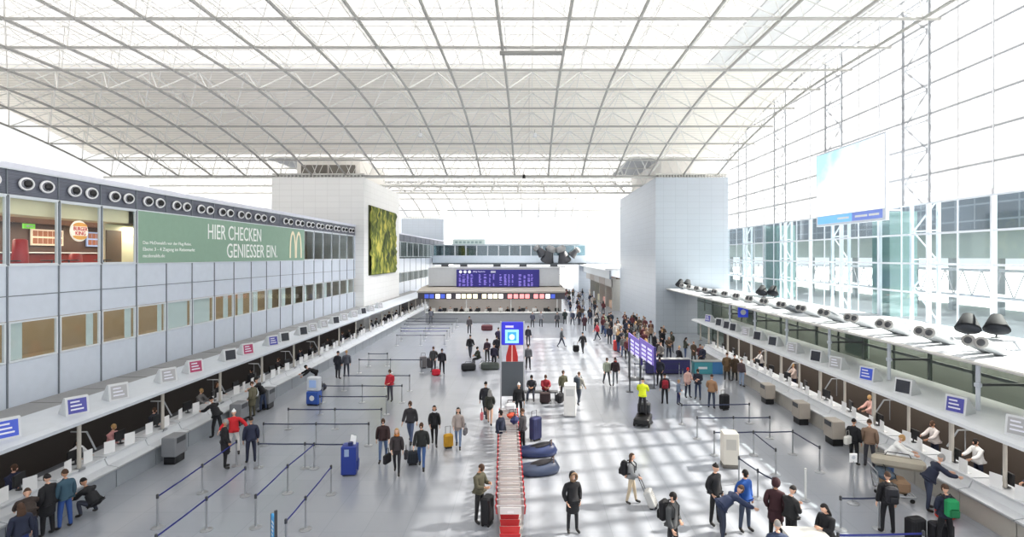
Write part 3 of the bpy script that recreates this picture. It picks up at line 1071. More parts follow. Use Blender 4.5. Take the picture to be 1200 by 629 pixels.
# big screen in front of the glass wall
sc = thing('advertising_screen', 'huge pale advertising screen hanging before the right glass wall', 'screen', (19.4, 29.2, 10.0))
MB().box(-.1, .1, -.1, 6.9, -.05, 4.75).build('casing', mat('screen_casing', (210, 216, 226), .5), sc)
WAVE = bpy.data.materials.new('screen_picture')
WAVE.use_nodes = True
nt = WAVE.node_tree
b = nt.nodes['Principled BSDF']
tc = nt.nodes.new('ShaderNodeTexCoord')
sp = nt.nodes.new('ShaderNodeSeparateXYZ')
nt.links.new(tc.outputs['Object'], sp.inputs[0])
nz_ = nt.nodes.new('ShaderNodeTexNoise')
nz_.inputs['Scale'].default_value = .7
nz_.inputs['Detail'].default_value = 5
nt.links.new(tc.outputs['Object'], nz_.inputs['Vector'])
ad = nt.nodes.new('ShaderNodeMath')      # height plus distance towards the far upper corner
ad.operation = 'MULTIPLY_ADD'
ad.inputs[1].default_value = .10
nt.links.new(sp.outputs['Y'], ad.inputs[0])
a2 = nt.nodes.new('ShaderNodeMath')
a2.operation = 'MULTIPLY_ADD'
a2.inputs[1].default_value = .22
nt.links.new(sp.outputs['Z'], a2.inputs[0])
nt.links.new(ad.outputs[0], a2.inputs[2])
a3 = nt.nodes.new('ShaderNodeMath')
a3.operation = 'ADD'
nt.links.new(a2.outputs[0], a3.inputs[0])
nt.links.new(nz_.outputs['Fac'], ad.inputs[2])
a3.inputs[1].default_value = 0
cr = nt.nodes.new('ShaderNodeValToRGB')
cr.color_ramp.elements[0].position = .78
cr.color_ramp.elements[0].color = srgb(244, 246, 246)
cr.color_ramp.elements[1].position = 1.0
cr.color_ramp.elements[1].color = srgb(176, 224, 236)
sc_ = nt.nodes.new('ShaderNodeMath')
sc_.operation = 'MULTIPLY'
sc_.inputs[1].default_value = .5
nt.links.new(a3.outputs[0], sc_.inputs[0])
nt.links.new(sc_.outputs[0], cr.inputs[0])
nt.links.new(cr.outputs[0], b.inputs['Base Color'])
nt.links.new(cr.outputs[0], b.inputs['Emission Color'])
b.inputs['Emission Strength'].default_value = .55
MB().box(-.12, -.1, 0, 6.8, .62, 4.65).build('picture', WAVE, sc)
MB().box(-.125, -.1, 2.9, 6.7, .1, .58).build('blue_caption', mat('caption_blue', (120, 184, 234), .5, emit=.4), sc)
MB().box(-.125, -.1, .15, 2.9, .1, .58).build('violet_caption', mat('caption_violet', (110, 130, 200), .5, emit=.4), sc)
t = MB()
for a0, a1 in ((.4, 1.3), (1.45, 2.6), (3.2, 4.4)):
    t.box(-.13, -.12, a0, a1, .28, .4)
t.build('caption_line', WHITE, sc)
MB().box(.1, 1.2, .5, .6, .5, .6).box(.1, 1.2, 6.2, 6.3, .5, .6).box(.1, 1.2, .5, .6, 4.2, 4.3).box(.1, 1.2, 6.2, 6.3, 4.2, 4.3).build('bracket', GPOST, sc)

# added fill lights under both canopies, in the back office and at the island
for nm, x, y0, L, z, e_, w_ in (('left_canopy_fill', -15.9, 11, 46, 2.58, 130, .5), ('right_canopy_fill', 15.2, 10, 33, 2.58, 420, .5), ('back_office_fill', 18.2, 10, 44, 4.3, 1000, .8), ('island_fill', -4.5, 66.4, 1.4, 3.45, 500, 16)):
    if x is None:
        continue
    la = bpy.data.lights.new(nm, 'AREA')
    la.shape, la.size, la.size_y, la.energy, la.color = 'RECTANGLE', w_, L, e_, (1, .95, .88)
    lo = bpy.data.objects.new(nm, la)
    lo.location = (x, y0 + L / 2, z)
    COL.objects.link(lo)
# ================================================================ people
SKIN, EYEM, SHOE, LIP = 0, 3, 2, 4


def rotx(v, a):                                   # swing forward (towards -y) for a positive angle on a hanging limb
    c, s = math.cos(a), math.sin(a)
    return Vector((v.x, v.y * c + v.z * s, -v.y * s + v.z * c))


def limb(flex, abd, sgn, twist=0.0):
    v = Vector((sgn * math.sin(abd), 0, -math.cos(abd)))
    v = rotx(v, flex)
    if twist:
        c, s = math.cos(twist), math.sin(twist)
        v = Vector((v.x * c - v.y * s, v.x * s + v.y * c, v.z))
    return v


D = math.radians


def skeleton(lean=0, head=0, turn=0, legs=((2, 4, 0), (-2, 4, 2)), arms=((4, 8, 12, 0), (4, 8, 12, 0)), female=False):
    """joints in metres for a figure that looks towards -y; legs: hip flexion, spread, knee bend; arms: flexion, spread, elbow bend, inward twist"""
    J = {}
    P = Vector((0, 0, .95))
    up = rotx(Vector((0, 0, -1)), -D(lean)) * -1
    up = Vector((0, -math.sin(D(lean)), math.cos(D(lean))))
    bk = Vector((0, math.cos(D(lean)), math.sin(D(lean))))
    J['pelvis'] = P
    J['waist'] = P + up * .13
    J['chest'] = P + up * .33 + bk * .015
    J['yoke'] = P + up * .47 + bk * .02
    J['neck'] = P + up * .55 + bk * .012
    hl = lean * .45 + head
    hu = Vector((0, -math.sin(D(hl)), math.cos(D(hl))))
    J['nape'] = J['neck'] + hu * .05
    J['head'] = J['nape'] + hu * .115 + Vector((0, -.012, 0))
    J['head_tilt'] = D(hl)
    J['head_turn'] = D(turn)
    sw = .165 if female else .19
    for k, s in (('L', 1), ('R', -1)):
        fx, ab, kn = legs[0 if s > 0 else 1]
        h = P + Vector((s * .095, 0, -.05))
        J['hip' + k] = h
        J['knee' + k] = h + limb(D(fx), D(ab), s) * .42
        sh = limb(D(fx - kn), D(ab * .4), s)
        J['ankle' + k] = J['knee' + k] + sh * .41
        fa = limb(D(max(-35, min(50, fx - kn)) * .6 + 90), 0, s)
        J['toe' + k] = J['ankle' + k] + (Vector((s * .03, -.17, -.035)) if abs(fx - kn) < 30 else sh.cross(Vector((1, 0, 0))).normalized() * -.17 * (1 if sh.cross(Vector((1, 0, 0))).y > 0 else -1))
        fx, ab, el, tw = arms[0 if s > 0 else 1]
        a = J['yoke'] + Vector((s * sw, 0, 0)) - up * .015
        J['sh' + k] = a
        J['elb' + k] = a + limb(D(fx + lean * .3), D(ab), s) * .285
        fd = limb(D(fx + lean * .3 + el), D(ab * .6), s, -s * D(tw))
        J['wri' + k] = J['elb' + k] + fd * .25
        J['hdir' + k] = fd
    low = min(min(J['ankleL'].z - .085, J['toeL'].z - .045), min(J['ankleR'].z - .085, J['toeR'].z - .045))
    for k in J:
        if isinstance(J[k], Vector) and not k.startswith('hdir'):
            J[k] = J[k] - Vector((0, 0, low))
    J['drop'] = low
    return J


def skin_mesh(pts, edges, radii, root):
    me = bpy.data.meshes.new('fig')
    me.from_pydata([tuple(p) for p in pts], edges, [])
    o = bpy.data.objects.new('fig', me)
    COL.objects.link(o)
    o.modifiers.new('s', 'SKIN').branch_smoothing = .6
    if not me.skin_vertices:
        raise RuntimeError('no skin layer')
    for i, r in enumerate(radii):
        d = me.skin_vertices[0].data[i]
        d.radius = r if isinstance(r, tuple) else (r, r)
        d.use_root = i == root
    sb = o.modifiers.new('b', 'SUBSURF')
    sb.levels = sb.render_levels = 1
    dg = bpy.context.evaluated_depsgraph_get()
    m2 = bpy.data.meshes.new_from_object(o.evaluated_get(dg))
    vs = [v.co.copy() for v in m2.vertices]
    fs = [tuple(p.vertices) for p in m2.polygons]
    bpy.data.objects.remove(o)
    bpy.data.meshes.remove(me)
    bpy.data.meshes.remove(m2)
    return vs, fs


def segd(p, a, b):
    ab = b - a
    t = max(0, min(1, (p - a).dot(ab) / max(1e-9, ab.dot(ab))))
    return (p - a - ab * t).length


def hand(mb, w, d, s, curl=.5):
    """palm, four fingers of different length and a thumb from the side of the palm"""
    d = d.normalized()
    side = Vector((0, 1, 0)) if abs(d.y) < .75 else Vector((0, 0, 1))     # little finger to the rear
    side = (side - d * side.dot(d)).normalized()
    inn = d.cross(side).normalized()
    if inn.x * s > 0:
        inn = -inn
    rings = []
    for t, a, b in ((-.01, .026, .021), (.03, .036, .018), (.085, .041, .015), (.095, .036, .010)):
        rings.append([w + d * t + side * (math.cos(2 * PI * q / 8) * a) + inn * (math.sin(2 * PI * q / 8) * b) for q in range(8)])
    mb.loft(rings)
    for q, (o, L) in enumerate(((-.030, .068), (-.010, .076), (.010, .071), (.029, .056))):
        b = w + d * .085 + side * o
        p1 = b + d * L * .45 + inn * L * .12
        p2 = p1 + (d * (1 - curl) + inn * curl).normalized() * L * .32
        p3 = p2 + (d * (1 - curl * 1.6) + inn * curl * 1.5).normalized() * L * .28
        mb.tube([b, p1, p2, p3], [.0095, .009, .0085, .006], 5)
    b = w + d * .03 - side * .028
    p1 = b + d * .03 - side * .025 + inn * .008
    mb.tube([b, p1, p1 + d * .03 - side * .004 + inn * .012], [.012, .0105, .007], 5)


def head_geo(mb, J):
    """skull, jaw, nose, ears, eyes and lips"""
    c = J['head']
    R = Matrix.Rotation(-J['head_tilt'], 3, 'X').inverted() if False else Matrix.Rotation(J['head_tilt'], 3, 'X')
    R = R @ Matrix.Rotation(J['head_turn'], 3, 'Z')
    n, m = 18, 14
    rings = []
    for i in range(m + 1):
        t = max(.05, min(PI - .05, PI * i / m))
        zz = -math.cos(t)
        row = []
        for k in range(n):
            a = 2 * PI * k / n
            x, y, z = .076 * math.sin(t) * math.cos(a), .096 * math.sin(t) * math.sin(a), .122 * zz
            if zz < -.1:
                q = (-.1 - zz) / .9
                x *= 1 - .28 * q
                if y > 0:
                    y *= 1 - .35 * q
                else:
                    y *= 1 - .06 * q
            f = math.exp(-((k - .75 * n) / .8) ** 2)
            y -= .024 * f * math.exp(-((z + .022) / .022) ** 2)            # nose
            y -= .010 * f * math.exp(-((z + .092) / .02) ** 2)             # chin
            y += .008 * math.exp(-((abs(x) - .032) / .016) ** 2) * math.exp(-((z - .008) / .014) ** 2) * (1 if y < 0 else 0)
            row.append(c + R @ Vector((x, y, z)))
        rings.append(row)
    mb.cur = SKIN
    mb.loft(rings)
    for s in (1, -1):
        e = MB().ball((s * .078, .012, -.005), .010, .02, .032, 8, 6)
        mb.add([c + R @ Vector(v) for v in e.v], e.f)
    mb.cur = EYEM
    for s in (1, -1):
        e = MB().ball((s * .030, -.083, .006), .012, .008, .006, 8, 5)
        mb.add([c + R @ Vector(v) for v in e.v], e.f)
    mb.cur = LIP
    e = MB().ball((0, -.094, -.06), .022, .007, .006, 8, 5)
    mb.add([c + R @ Vector(v) for v in e.v], e.f)
    mb.cur = SKIN
    return c, R


def hair_geo(kind, J):
    mb = MB()
    c = J['head']
    R = Matrix.Rotation(J['head_tilt'], 3, 'X') @ Matrix.Rotation(J['head_turn'], 3, 'Z')
    n, m = 18, 12
    big = {'short': (.083, .104, .128), 'long': (.090, .112, .131), 'bald': (.080, .1, .122), 'knit': (.088, .108, .134), 'hood': (.112, .128, .15)}[kind]
    vs, fs = [], []
    for i in range(m + 1):
        t = max(.04, PI - PI * .78 * i / m)
        for k in range(n):
            a = 2 * PI * k / n
            front = max(0, -math.sin(a))
            tt = t
            lim = {'short': PI * (.50 - .20 * (front > .25)), 'long': PI * (.36 if front < .3 else .70), 'bald': PI * (.5 if front < .1 else .93), 'knit': PI * .60, 'hood': PI * (.30 if front < .45 else .68)}[kind]
            tt = max(t, lim) if kind != 'bald' else max(t, lim)
            x, y, z = big[0] * math.sin(tt) * math.cos(a), big[1] * math.sin(tt) * math.sin(a) + .006, -big[2] * math.cos(tt)
            vs.append(c + R @ Vector((x, y, z)))
    for i in range(m):
        for k in range(n):
            k2 = (k + 1) % n
            fs.append((i * n + k2, i * n + k, (i + 1) * n + k, (i + 1) * n + k2))
    mb.add(vs, fs)
    if kind == 'long':
        rings = []
        for z, w, y, th in ((.02, .088, .05, .05), (-.10, .10, .06, .045), (-.20, .105, .075, .035), (-.27, .08, .085, .02)):
            rings.append([c + R @ Vector((w * math.cos(2 * PI * q / 12), y + th * math.sin(2 * PI * q / 12), z)) for q in range(12)])
        mb.loft(rings)
    if kind == 'knit':
        q = MB().ball((0, .01, .135), .03, .03, .03, 8, 6)
        mb.add([c + R @ Vector(v) for v in q.v], q.f)
    if kind == 'hood':
        rings = []
        for q in range(17):
            a = PI * 2 * q / 16
            cx, cz = .098 * math.cos(a), .125 * math.sin(a) - .01
            pt = Vector((cx, -.075 if cz > -.05 else -.05, cz))
            rings.append(pt)
        mb.tube([c + R @ p for p in rings], .022, 6)
    return mb


POSES = {}


def make_pose(key, female=False, coat=None, **kw):
    """body mesh, upper garment mesh and hair meshes of one pose, shared by all who stand like that"""
    J = skeleton(female=female, **kw)
    names = ['pelvis', 'waist', 'chest', 'yoke', 'neck', 'nape']
    k_ = .86 if female else 1.0
    rad = {'pelvis': (.155, .115), 'waist': (.145 * k_, .11), 'chest': (.172 * k_, .125), 'yoke': (.125, .085), 'neck': .062, 'nape': .058}
    E = [('pelvis', 'waist'), ('waist', 'chest'), ('chest', 'yoke'), ('yoke', 'neck'), ('neck', 'nape')]
    for s in 'LR':
        names += ['hip' + s, 'knee' + s, 'ankle' + s, 'toe' + s, 'sh' + s, 'elb' + s, 'wri' + s]
        rad.update({'hip' + s: .098, 'knee' + s: .066, 'ankle' + s: .050, 'toe' + s: (.048, .042), 'sh' + s: .066, 'elb' + s: .048, 'wri' + s: .034})
        E += [('pelvis', 'hip' + s), ('hip' + s, 'knee' + s), ('knee' + s, 'ankle' + s), ('ankle' + s, 'toe' + s), ('yoke', 'sh' + s), ('sh' + s, 'elb' + s), ('elb' + s, 'wri' + s)]
    ix = {n: i for i, n in enumerate(names)}
    vs, fs = skin_mesh([J[n] for n in names], [(ix[a], ix[b]) for a, b in E], [rad[n] for n in names], 0)
    mb = MB()
    mb.add(vs, fs)
    for i, f in enumerate(fs):
        c = sum((vs[q] for q in f), Vector()) / len(f)
        best = min(E, key=lambda e: segd(c, J[e[0]], J[e[1]]) / (1.0 if e[0][:3] not in ('pel', 'wai', 'che') else 1.9))
        n = best[1]
        if n in ('nape', 'neck') or n[:3] == 'wri' and (c - J[n]).length < .06:
            mb.m[i] = SKIN
        elif n[:3] == 'toe' or n[:5] == 'ankle' and (c - J[n]).length < .07:
            mb.m[i] = SHOE
        elif n[:3] in ('hip', 'kne', 'ank'):
            mb.m[i] = 1
        else:
            mb.m[i] = 5
    head_geo(mb, J)
    mb.cur = SKIN
    for s, q in (('L', 1), ('R', -1)):
        hand(mb, J['wri' + s] + J['hdir' + s] * .01, J['hdir' + s], q, kw.get('curl', .45))
    body = mb.mesh('body_' + key, [BLACK] * 6, True)
    # upper garment
    up = (J['yoke'] - J['pelvis']).normalized()
    bend = kw.get('legs', ((0, 0, 0),))[0][0] > 40
    hem = J['pelvis'] - up * (.10 if coat is None or bend else coat)
    pts = [hem, J['pelvis'] + up * .02, J['waist'], J['chest'], J['yoke'], J['yoke'] + up * .065]
    rj = [(.185 * k_ + (.05 if coat and coat > .25 else 0), .155), (.182 * k_, .145), (.172 * k_, .137), (.198 * k_, .150), (.15, .105), (.075, .075)]
    ed = [(0, 1), (1, 2), (2, 3), (3, 4), (4, 5)]
    for s in 'LR':
        b = len(pts)
        pts += [J['sh' + s], J['elb' + s], J['elb' + s].lerp(J['wri' + s], .97)]
        rj += [.082, .066, .050]
        ed += [(4, b), (b, b + 1), (b + 1, b + 2)]
    rj = [(r[0] * 1.10, r[1] * 1.12) if isinstance(r, tuple) else r * 1.16 for r in rj]      # padded winter clothes
    v2, f2 = skin_mesh(pts, ed, rj, 2)
    top = MB().add(v2, f2)
    top = top.mesh('jacket_' + key, [BLACK], True)
    hairs = {h: hair_geo(h, J).mesh('hair_%s_%s' % (h, key), [BLACK], True) for h in ('short', 'long', 'bald', 'knit', 'hood')}
    tr = MB()
    R = Matrix.Rotation(J['head_tilt'], 3, 'X') @ Matrix.Rotation(J['head_turn'], 3, 'Z')
    tr.tube([J['head'] + R @ Vector((.104 * math.cos(PI * 2 * q / 16), -.088 if math.sin(PI * 2 * q / 16) > -.4 else -.06, .130 * math.sin(PI * 2 * q / 16) - .01)) for q in range(17)], .03, 6)
    tr = tr.mesh('trim_' + key, [BLACK], True)
    col = MB()
    R = Matrix.Rotation(J['head_tilt'], 3, 'X')
    ring = [J['neck'] + Vector((.085 * math.cos(2 * PI * q / 12), .085 * math.sin(2 * PI * q / 12), .02 + .012 * math.sin(2 * PI * q / 6))) for q in range(13)]
    col.tube(ring, .034, 6, False)
    hd = col.mesh('scarf_' + key, [BLACK], True)
    POSES[key] = dict(J=J, body=body, top=top, hair=hairs, scarf=hd, trim=tr)


def skirt_coat(key):
    pass


st = ((3, 3, 2), (-2, 4, 2))
make_pose('stand', legs=st, arms=((2, 8, 14, 0), (-2, 9, 18, 10)))
make_pose('stand2', legs=((6, 6, 10), (-3, 3, 0)), arms=((8, 10, 60, 50), (4, 9, 24, 10)), head=8, turn=15)
make_pose('pockets', legs=((2, 4, 2), (-2, 4, 3)), arms=((-14, 16, 52, 40), (-14, 16, 52, 40)), head=6)
make_pose('coat', coat=.42, legs=((2, 3, 2), (-2, 3, 2)), arms=((-10, 14, 46, 35), (-10, 14, 46, 35)), head=5)
make_pose('coat_f', coat=.40, female=True, legs=((4, 2, 4), (-5, 2, 4)), arms=((4, 7, 14, 0), (10, 8, 60, 30)), head=4)
make_pose('phone', legs=((4, 3, 4), (-2, 4, 2)), arms=((22, 8, 82, 35), (14, 8, 74, 42)), head=24)
make_pose('walk', legs=((24, 2, 8), (-20, 2, 12)), arms=((-18, 8, 14, 0), (18, 8, 20, 0)), lean=4)
make_pose('walk2', legs=((-18, 2, 14), (22, 2, 6)), arms=((20, 8, 24, 0), (-16, 10, 10, 0)), lean=4)
make_pose('walk_f', female=True, coat=.22, legs=((20, 1, 6), (-16, 1, 14)), arms=((-12, 8, 12, 0), (14, 9, 40, 20)), lean=3)
make_pose('pull', female=True, legs=((12, 2, 4), (-8, 2, 6)), arms=((-26, 12, 4, 0), (12, 8, 50, 30)), lean=2)
make_pose('lean', lean=32, head=4, legs=((10, 5, 10), (-6, 5, 2)), arms=((36, 12, 34, 15), (40, 12, 30, 15)))
make_pose('bend', lean=62, head=10, legs=((14, 6, 12), (2, 6, 10)), arms=((30, 8, 10, 0), (36, 8, 12, 0)))
make_pose('squat', lean=38, head=8, legs=((112, 16, 136), (100, 14, 128)), arms=((34, 4, 40, 15), (30, 4, 46, 15)))
make_pose('sit', lean=8, head=10, legs=((84, 8, 82), (82, 8, 84)), arms=((30, 8, 50, 35), (26, 8, 56, 40)))
make_pose('drive', lean=8, head=6, legs=((3, 5, 4), (-2, 5, 4)), arms=((34, 10, 34, 15), (34, 10, 34, 15)))
make_pose('wide', legs=((4, 8, 4), (-4, 8, 4)), arms=((12, 46, 20, 0), (14, 42, 24, 0)), head=2)
make_pose('talk', female=True, coat=.22, legs=((3, 3, 4), (-2, 3, 2)), arms=((20, 10, 70, 30), (2, 7, 12, 0)), head=4, turn=-18)

CLOTH = {}


def cloth(c):
    if c not in CLOTH:
        CLOTH[c] = mat('cloth_%d_%d_%d' % c, c, .85, noise=.14)
    return CLOTH[c]


SK = [mat('skin_fair', (224, 178, 152), .5), mat('skin_tan', (204, 154, 124), .5), mat('skin_brown', (140, 96, 72), .5)]
HAIRC = {'black': (26, 22, 22), 'brown': (74, 52, 38), 'fair': (176, 140, 92), 'grey': (150, 148, 146), 'ginger': (186, 92, 40), 'white': (236, 236, 236), 'red': (190, 34, 36), 'navy': (34, 40, 66), 'fur': (120, 96, 74), 'cream': (230, 222, 204)}
LIPM = mat('lips', (176, 104, 96), .5)
SHOEM = mat('dark_shoes', (30, 28, 28), .5)


def rz_of(f):
    """facing: degrees from looking towards the camera end (0), 90 = towards the glass wall on the right, 180 = away"""
    return math.radians(f)


def person(label, X, Y, f, pose, top, leg, hair='short', hc='brown', h=1.75, scarf=None, group=None, z=0.0, sk=None, simple=False):
    p = POSES[pose]
    e = thing('person', label, 'person', (X, Y, z), rz_of(f), group)
    k = h / 1.75
    e.scale = (k, k, k)
    b = bpy.data.objects.new('body', p['body'])
    COL.objects.link(b)
    b.parent = e
    skm = SK[sk if sk is not None else (0 if random.random() < .7 else 1)]
    ms = [skm, cloth(leg), SHOEM, BLACK, LIPM, cloth(top)]
    for i, s in enumerate(b.material_slots):
        s.link = 'OBJECT'
        s.material = ms[i]
    def child(nm, me, m):
        o = bpy.data.objects.new(nm, me)
        COL.objects.link(o)
        o.parent = e
        o.material_slots[0].link = 'OBJECT'
        o.material_slots[0].material = m
        return o
    child('jacket' if pose not in ('coat', 'coat_f') else 'coat', p['top'], cloth(top))
    if hair != 'none':
        child({'knit': 'knit_hat', 'hood': 'hood'}.get(hair, 'hair'), p['hair'][hair], cloth(HAIRC[hc]) if hair != 'hood' else cloth(top))
    if hair == 'hood' and hc == 'fur':
        child('fur_trim', p['trim'], cloth(HAIRC['fur']))
    if scarf:
        child('scarf', p['scarf'], cloth(scarf))
    return e


def feet(px, py):
    v = fl(px, py)
    return v.x, v.y


def headat(px, py, h=1.75):
    v = fl(px, py, h)
    return v.x, v.y


# ---------------------------------------------------------------- what they carry
def suitcase(label, X, Y, rz, c, w=.42, d=.25, h=.62, handle=.35, group=None, z=0.0, tilt=0.0):
    e = thing('suitcase', label, 'suitcase', (X, Y, z), math.radians(rz), group)
    e.rotation_euler.x = math.radians(tilt)
    MB().rbox(-w / 2, w / 2, -d / 2, d / 2, .05, h, .05).build('shell', cloth(c), e)
    mb = MB()
    for q in (-.3, -.1, .1, .3):
        mb.box(w * q - .012, w * q + .012, -d / 2 - .008, -d / 2 + .004, .12, h - .08)
    mb.build('shell_rib', cloth(tuple(int(v * .8) for v in c)), e)
    if handle:
        MB().tube([(-w * .28, d * .3, h), (-w * .28, d * .3, h + handle), (w * .28, d * .3, h + handle), (w * .28, d * .3, h)], .012, 6).build('pull_handle', DARKSTEEL, e)
    for x in (-1, 1):
        MB().lathe([(.045, -.015), (.05, 0), (.045, .015)], 10, o=(x * w * .36, d * .3, .05), axis=(1, 0, 0)).build('wheel', RUBBER, e)
    MB().box(-w * .36, w * .36, -d * .45, -d * .25, 0, .06).build('foot', BLACK, e)
    return e


def backpack(label, X, Y, f, c, z=1.02, h=.5):
    """on the back of someone at X, Y who faces f"""
    e = thing('backpack', label, 'backpack', (X, Y, z), rz_of(f), None)
    MB().rbox(-.16, .16, .14, .34, 0, h, .06).build('sack', cloth(c), e)
    MB().rbox(-.12, .12, .33, .40, .04, h * .5, .03).build('front_pocket', cloth(tuple(int(v * .75) for v in c)), e)
    for s in (-1, 1):
        MB().tube([(s * .11, .16, h * .95), (s * .12, .0, h + .02), (s * .13, -.13, h * .8), (s * .14, -.12, h * .35), (s * .13, .15, .08)], .02, 5).build('strap', BLACK, e)
    return e


def handbag(label, X, Y, rz, c, z=.5, w=.3, h=.26):
    e = thing('handbag', label, 'bag', (X, Y, z), math.radians(rz), None)
    MB().rbox(-w / 2, w / 2, -.07, .07, 0, h, .035).build('bag_body', cloth(c), e)
    MB().tube([(-w * .3, 0, h), (-w * .2, 0, h + .2), (w * .2, 0, h + .2), (w * .3, 0, h)], .012, 5).build('strap', cloth(tuple(int(v * .7) for v in c)), e)
    return e


def holdall(label, X, Y, rz, c, w=.6, d=.34, h=.34, z=0.0):
    e = thing('travel_bag', label, 'bag', (X, Y, z), math.radians(rz), None)
    MB().rbox(-w / 2, w / 2, -d / 2, d / 2, 0, h, .1).build('bag_body', cloth(c), e)
    MB().tube([(-w * .25, 0, h - .02), (-w * .2, 0, h + .12), (w * .2, 0, h + .12), (w * .25, 0, h - .02)], .016, 5).build('grip', BLACK, e)
    MB().box(-w * .42, w * .42, -.012, .012, h - .005, h + .008).build('zip', DARKSTEEL, e)
    return e


K, NV, CH, BR, GR, OL, DB = (26, 26, 30), (34, 40, 60), (56, 57, 62), (84, 66, 52), (120, 122, 126), (86, 82, 66), (46, 58, 84)
JE, JL = (58, 78, 118), (96, 118, 150)
WH = (232, 232, 232)
random.seed(21)
# ---- foreground and middle of the floor
x, y = feet(671, 624)
person('person in long black coat with fur-edged hood standing alone on sunlit floor', x, y, 18, 'coat', K, (30, 30, 34), 'hood', 'fur', 1.72)
x, y = feet(562, 612)
person('person in olive padded jacket looking at a phone left of the trolley row', x, y, 62, 'phone', OL, (34, 33, 36), 'short', 'brown', 1.74, sk=1)
suitcase('black upright suitcase at the feet of the person in the olive jacket', x + .24, y - .12, 70, K, .42, .28, .86, 0)
x, y = feet(740, 590)
person('person with ponytail, grey top and beige shorts pulling a pale grey suitcase', x, y, 70, 'pull', (138, 140, 142), (196, 180, 156), 'long', 'brown', 1.6)
backpack('black backpack on the person who pulls the pale grey suitcase', x, y, 70, K, .90, .46)
suitcase('pale grey wheeled suitcase tilted behind the person in beige shorts', x + .68, y - .30, 70, (186, 186, 184), .4, .24, .6, .5, tilt=-24)
x, y = headat(788, 578)
person('person in grey and black jacket with rucksack at the lower edge, facing right', x, y, 50, 'stand2', (72, 74, 76), K, 'short', 'black', 1.75)
backpack('large black rucksack on the person at the lower edge', x, y, 50, K, .98, .55)
x, y = headat(838, 546)
person('person in black jacket behind the bending person in navy', x, y, 35, 'pockets', (30, 30, 34), K, 'knit', 'black', 1.78)
x2, y2 = feet(848, 632)
person('person in navy jacket bending forward beside the bright blue jacket', x2 - .1, y2 - .05, 100, 'bend', (44, 54, 82), (52, 58, 74), 'short', 'brown', 1.8)
x, y = headat(873, 552)
person('person in bright blue jacket and jeans standing with hands in pockets', x, y, 25, 'pockets', (28, 76, 150), (70, 80, 100), 'short', 'black', 1.76)
x, y = headat(909, 563)
person('person in hooded dark maroon coat beside the white desk', x, y, 150, 'coat', (58, 30, 36), K, 'hood', 'black', 1.76)
x, y = headat(927, 570)
person('person in black jacket holding a paper beside the maroon coat', x, y, 110, 'phone', (36, 36, 38), K, 'short', 'black', 1.74)
x, y = headat(911, 611)
person('person with bald head and dark blue jacket at the lower edge', x, y, 170, 'stand', DB, NV, 'bald', 'grey', 1.75)
x, y = headat(968, 591, 1.68)
person('person in black with long dark hair leaning at the white desk', x, y, -70, 'phone', K, K, 'long', 'black', 1.68)
x, y = feet(1040, 626)
person('person in black with backpack standing behind two black suitcases', x, y, 172, 'stand', K, K, 'short', 'brown', 1.76)
backpack('black and white backpack on the person waiting behind suitcases', x, y, 172, (38, 38, 44), 1.0, .48)
suitcase('black suitcase near the blue floor belt, left one of the two', x + .55, y - .35, 12, K, .5, .3, .66, 0)
suitcase('black suitcase near the blue floor belt, right one of the two', x + 1.15, y - .5, -8, (32, 32, 38), .56, .32, .6, 0)
x, y = headat(1108, 568)
person('person in navy jacket with green back seen from behind', x, y, 176, 'stand2', NV, K, 'short', 'brown', 1.72)
backpack('green backpack on the person in navy near the right desks', x, y, 176, (30, 140, 84), .98, .5)
holdall('bright red bag on the floor before the right desks', 12.7, 16.35, 20, (196, 52, 36), .62, .4, .46)
person('broad person in dark navy jacket leaning onto the right desk', 12.55, 16.9, 80, 'lean', (36, 42, 62), (52, 60, 80), 'short', 'grey', 1.86)
person('person in bright white shirt and blue jeans at the right desks', 12.75, 19.0, 60, 'lean', (244, 244, 242), (86, 112, 160), 'short', 'fair', 1.8)
person('person in black jacket with a white bag at the right desks', 12.45, 20.6, 120, 'stand', K, K, 'short', 'black', 1.74)
person('person in taupe jacket next to the black jacket at the right desks', 12.85, 20.3, 150, 'stand', (136, 112, 94), (62, 62, 68), 'short', 'brown', 1.8)
handbag('white shoulder bag beside the black jacket at the right desks', 12.12, 20.45, 30, (222, 220, 214), .85, .34, .32)
# baggage cart with bundles
def cart(label, X, Y, rz, load):
    e = thing('baggage_cart', label, 'cart', (X, Y, 0), math.radians(rz))
    MB().tube([(-.35, -.5, .22), (.35, -.5, .22), (.35, .5, .22), (-.35, .5, .22), (-.35, -.5, .22)], .025, 6).build('base_frame', STEEL, e)
    mb = MB()
    for q in range(5):
        mb.tube([(-.35, -.4 + .2 * q, .22), (.35, -.4 + .2 * q, .22)], .012, 5)
    mb.build('deck_bar', STEEL, e)
    MB().tube([(-.33, .5, .22), (-.33, .6, .95), (-.33, .66, 1.02), (.33, .66, 1.02), (.33, .6, .95), (.33, .5, .22)], .022, 6).build('push_handle', STEEL, e)
    MB().tube([(-.28, .55, .5), (.28, .55, .5)], .015, 5).tube([(-.28, .57, .72), (.28, .57, .72)], .015, 5).build('basket_bar', STEEL, e)
    for sx in (-1, 1):
        for sy in (-.42, .42):
            MB().lathe([(.06, -.02), (.075, 0), (.06, .02)], 10, o=(sx * .3, sy, .078), axis=(1, 0, 0)).build('wheel', RUBBER, e)
    return e


cart('steel baggage cart with brown sides loaded high before the right desks', 12.05, 17.75, 75, 0)
holdall('brown carton-like bag on the lower deck of the loaded cart', 12.05, 17.75, 75, (150, 122, 96), .6, .8, .45, .25)
holdall('long pale canvas bundle across the top of the loaded cart', 12.25, 17.85, -30, (176, 168, 152), 1.5, .42, .36, .98)
holdall('dark blue soft bag on top of the loaded cart', 11.75, 17.8, 70, (70, 84, 98), .8, .5, .26, .70)

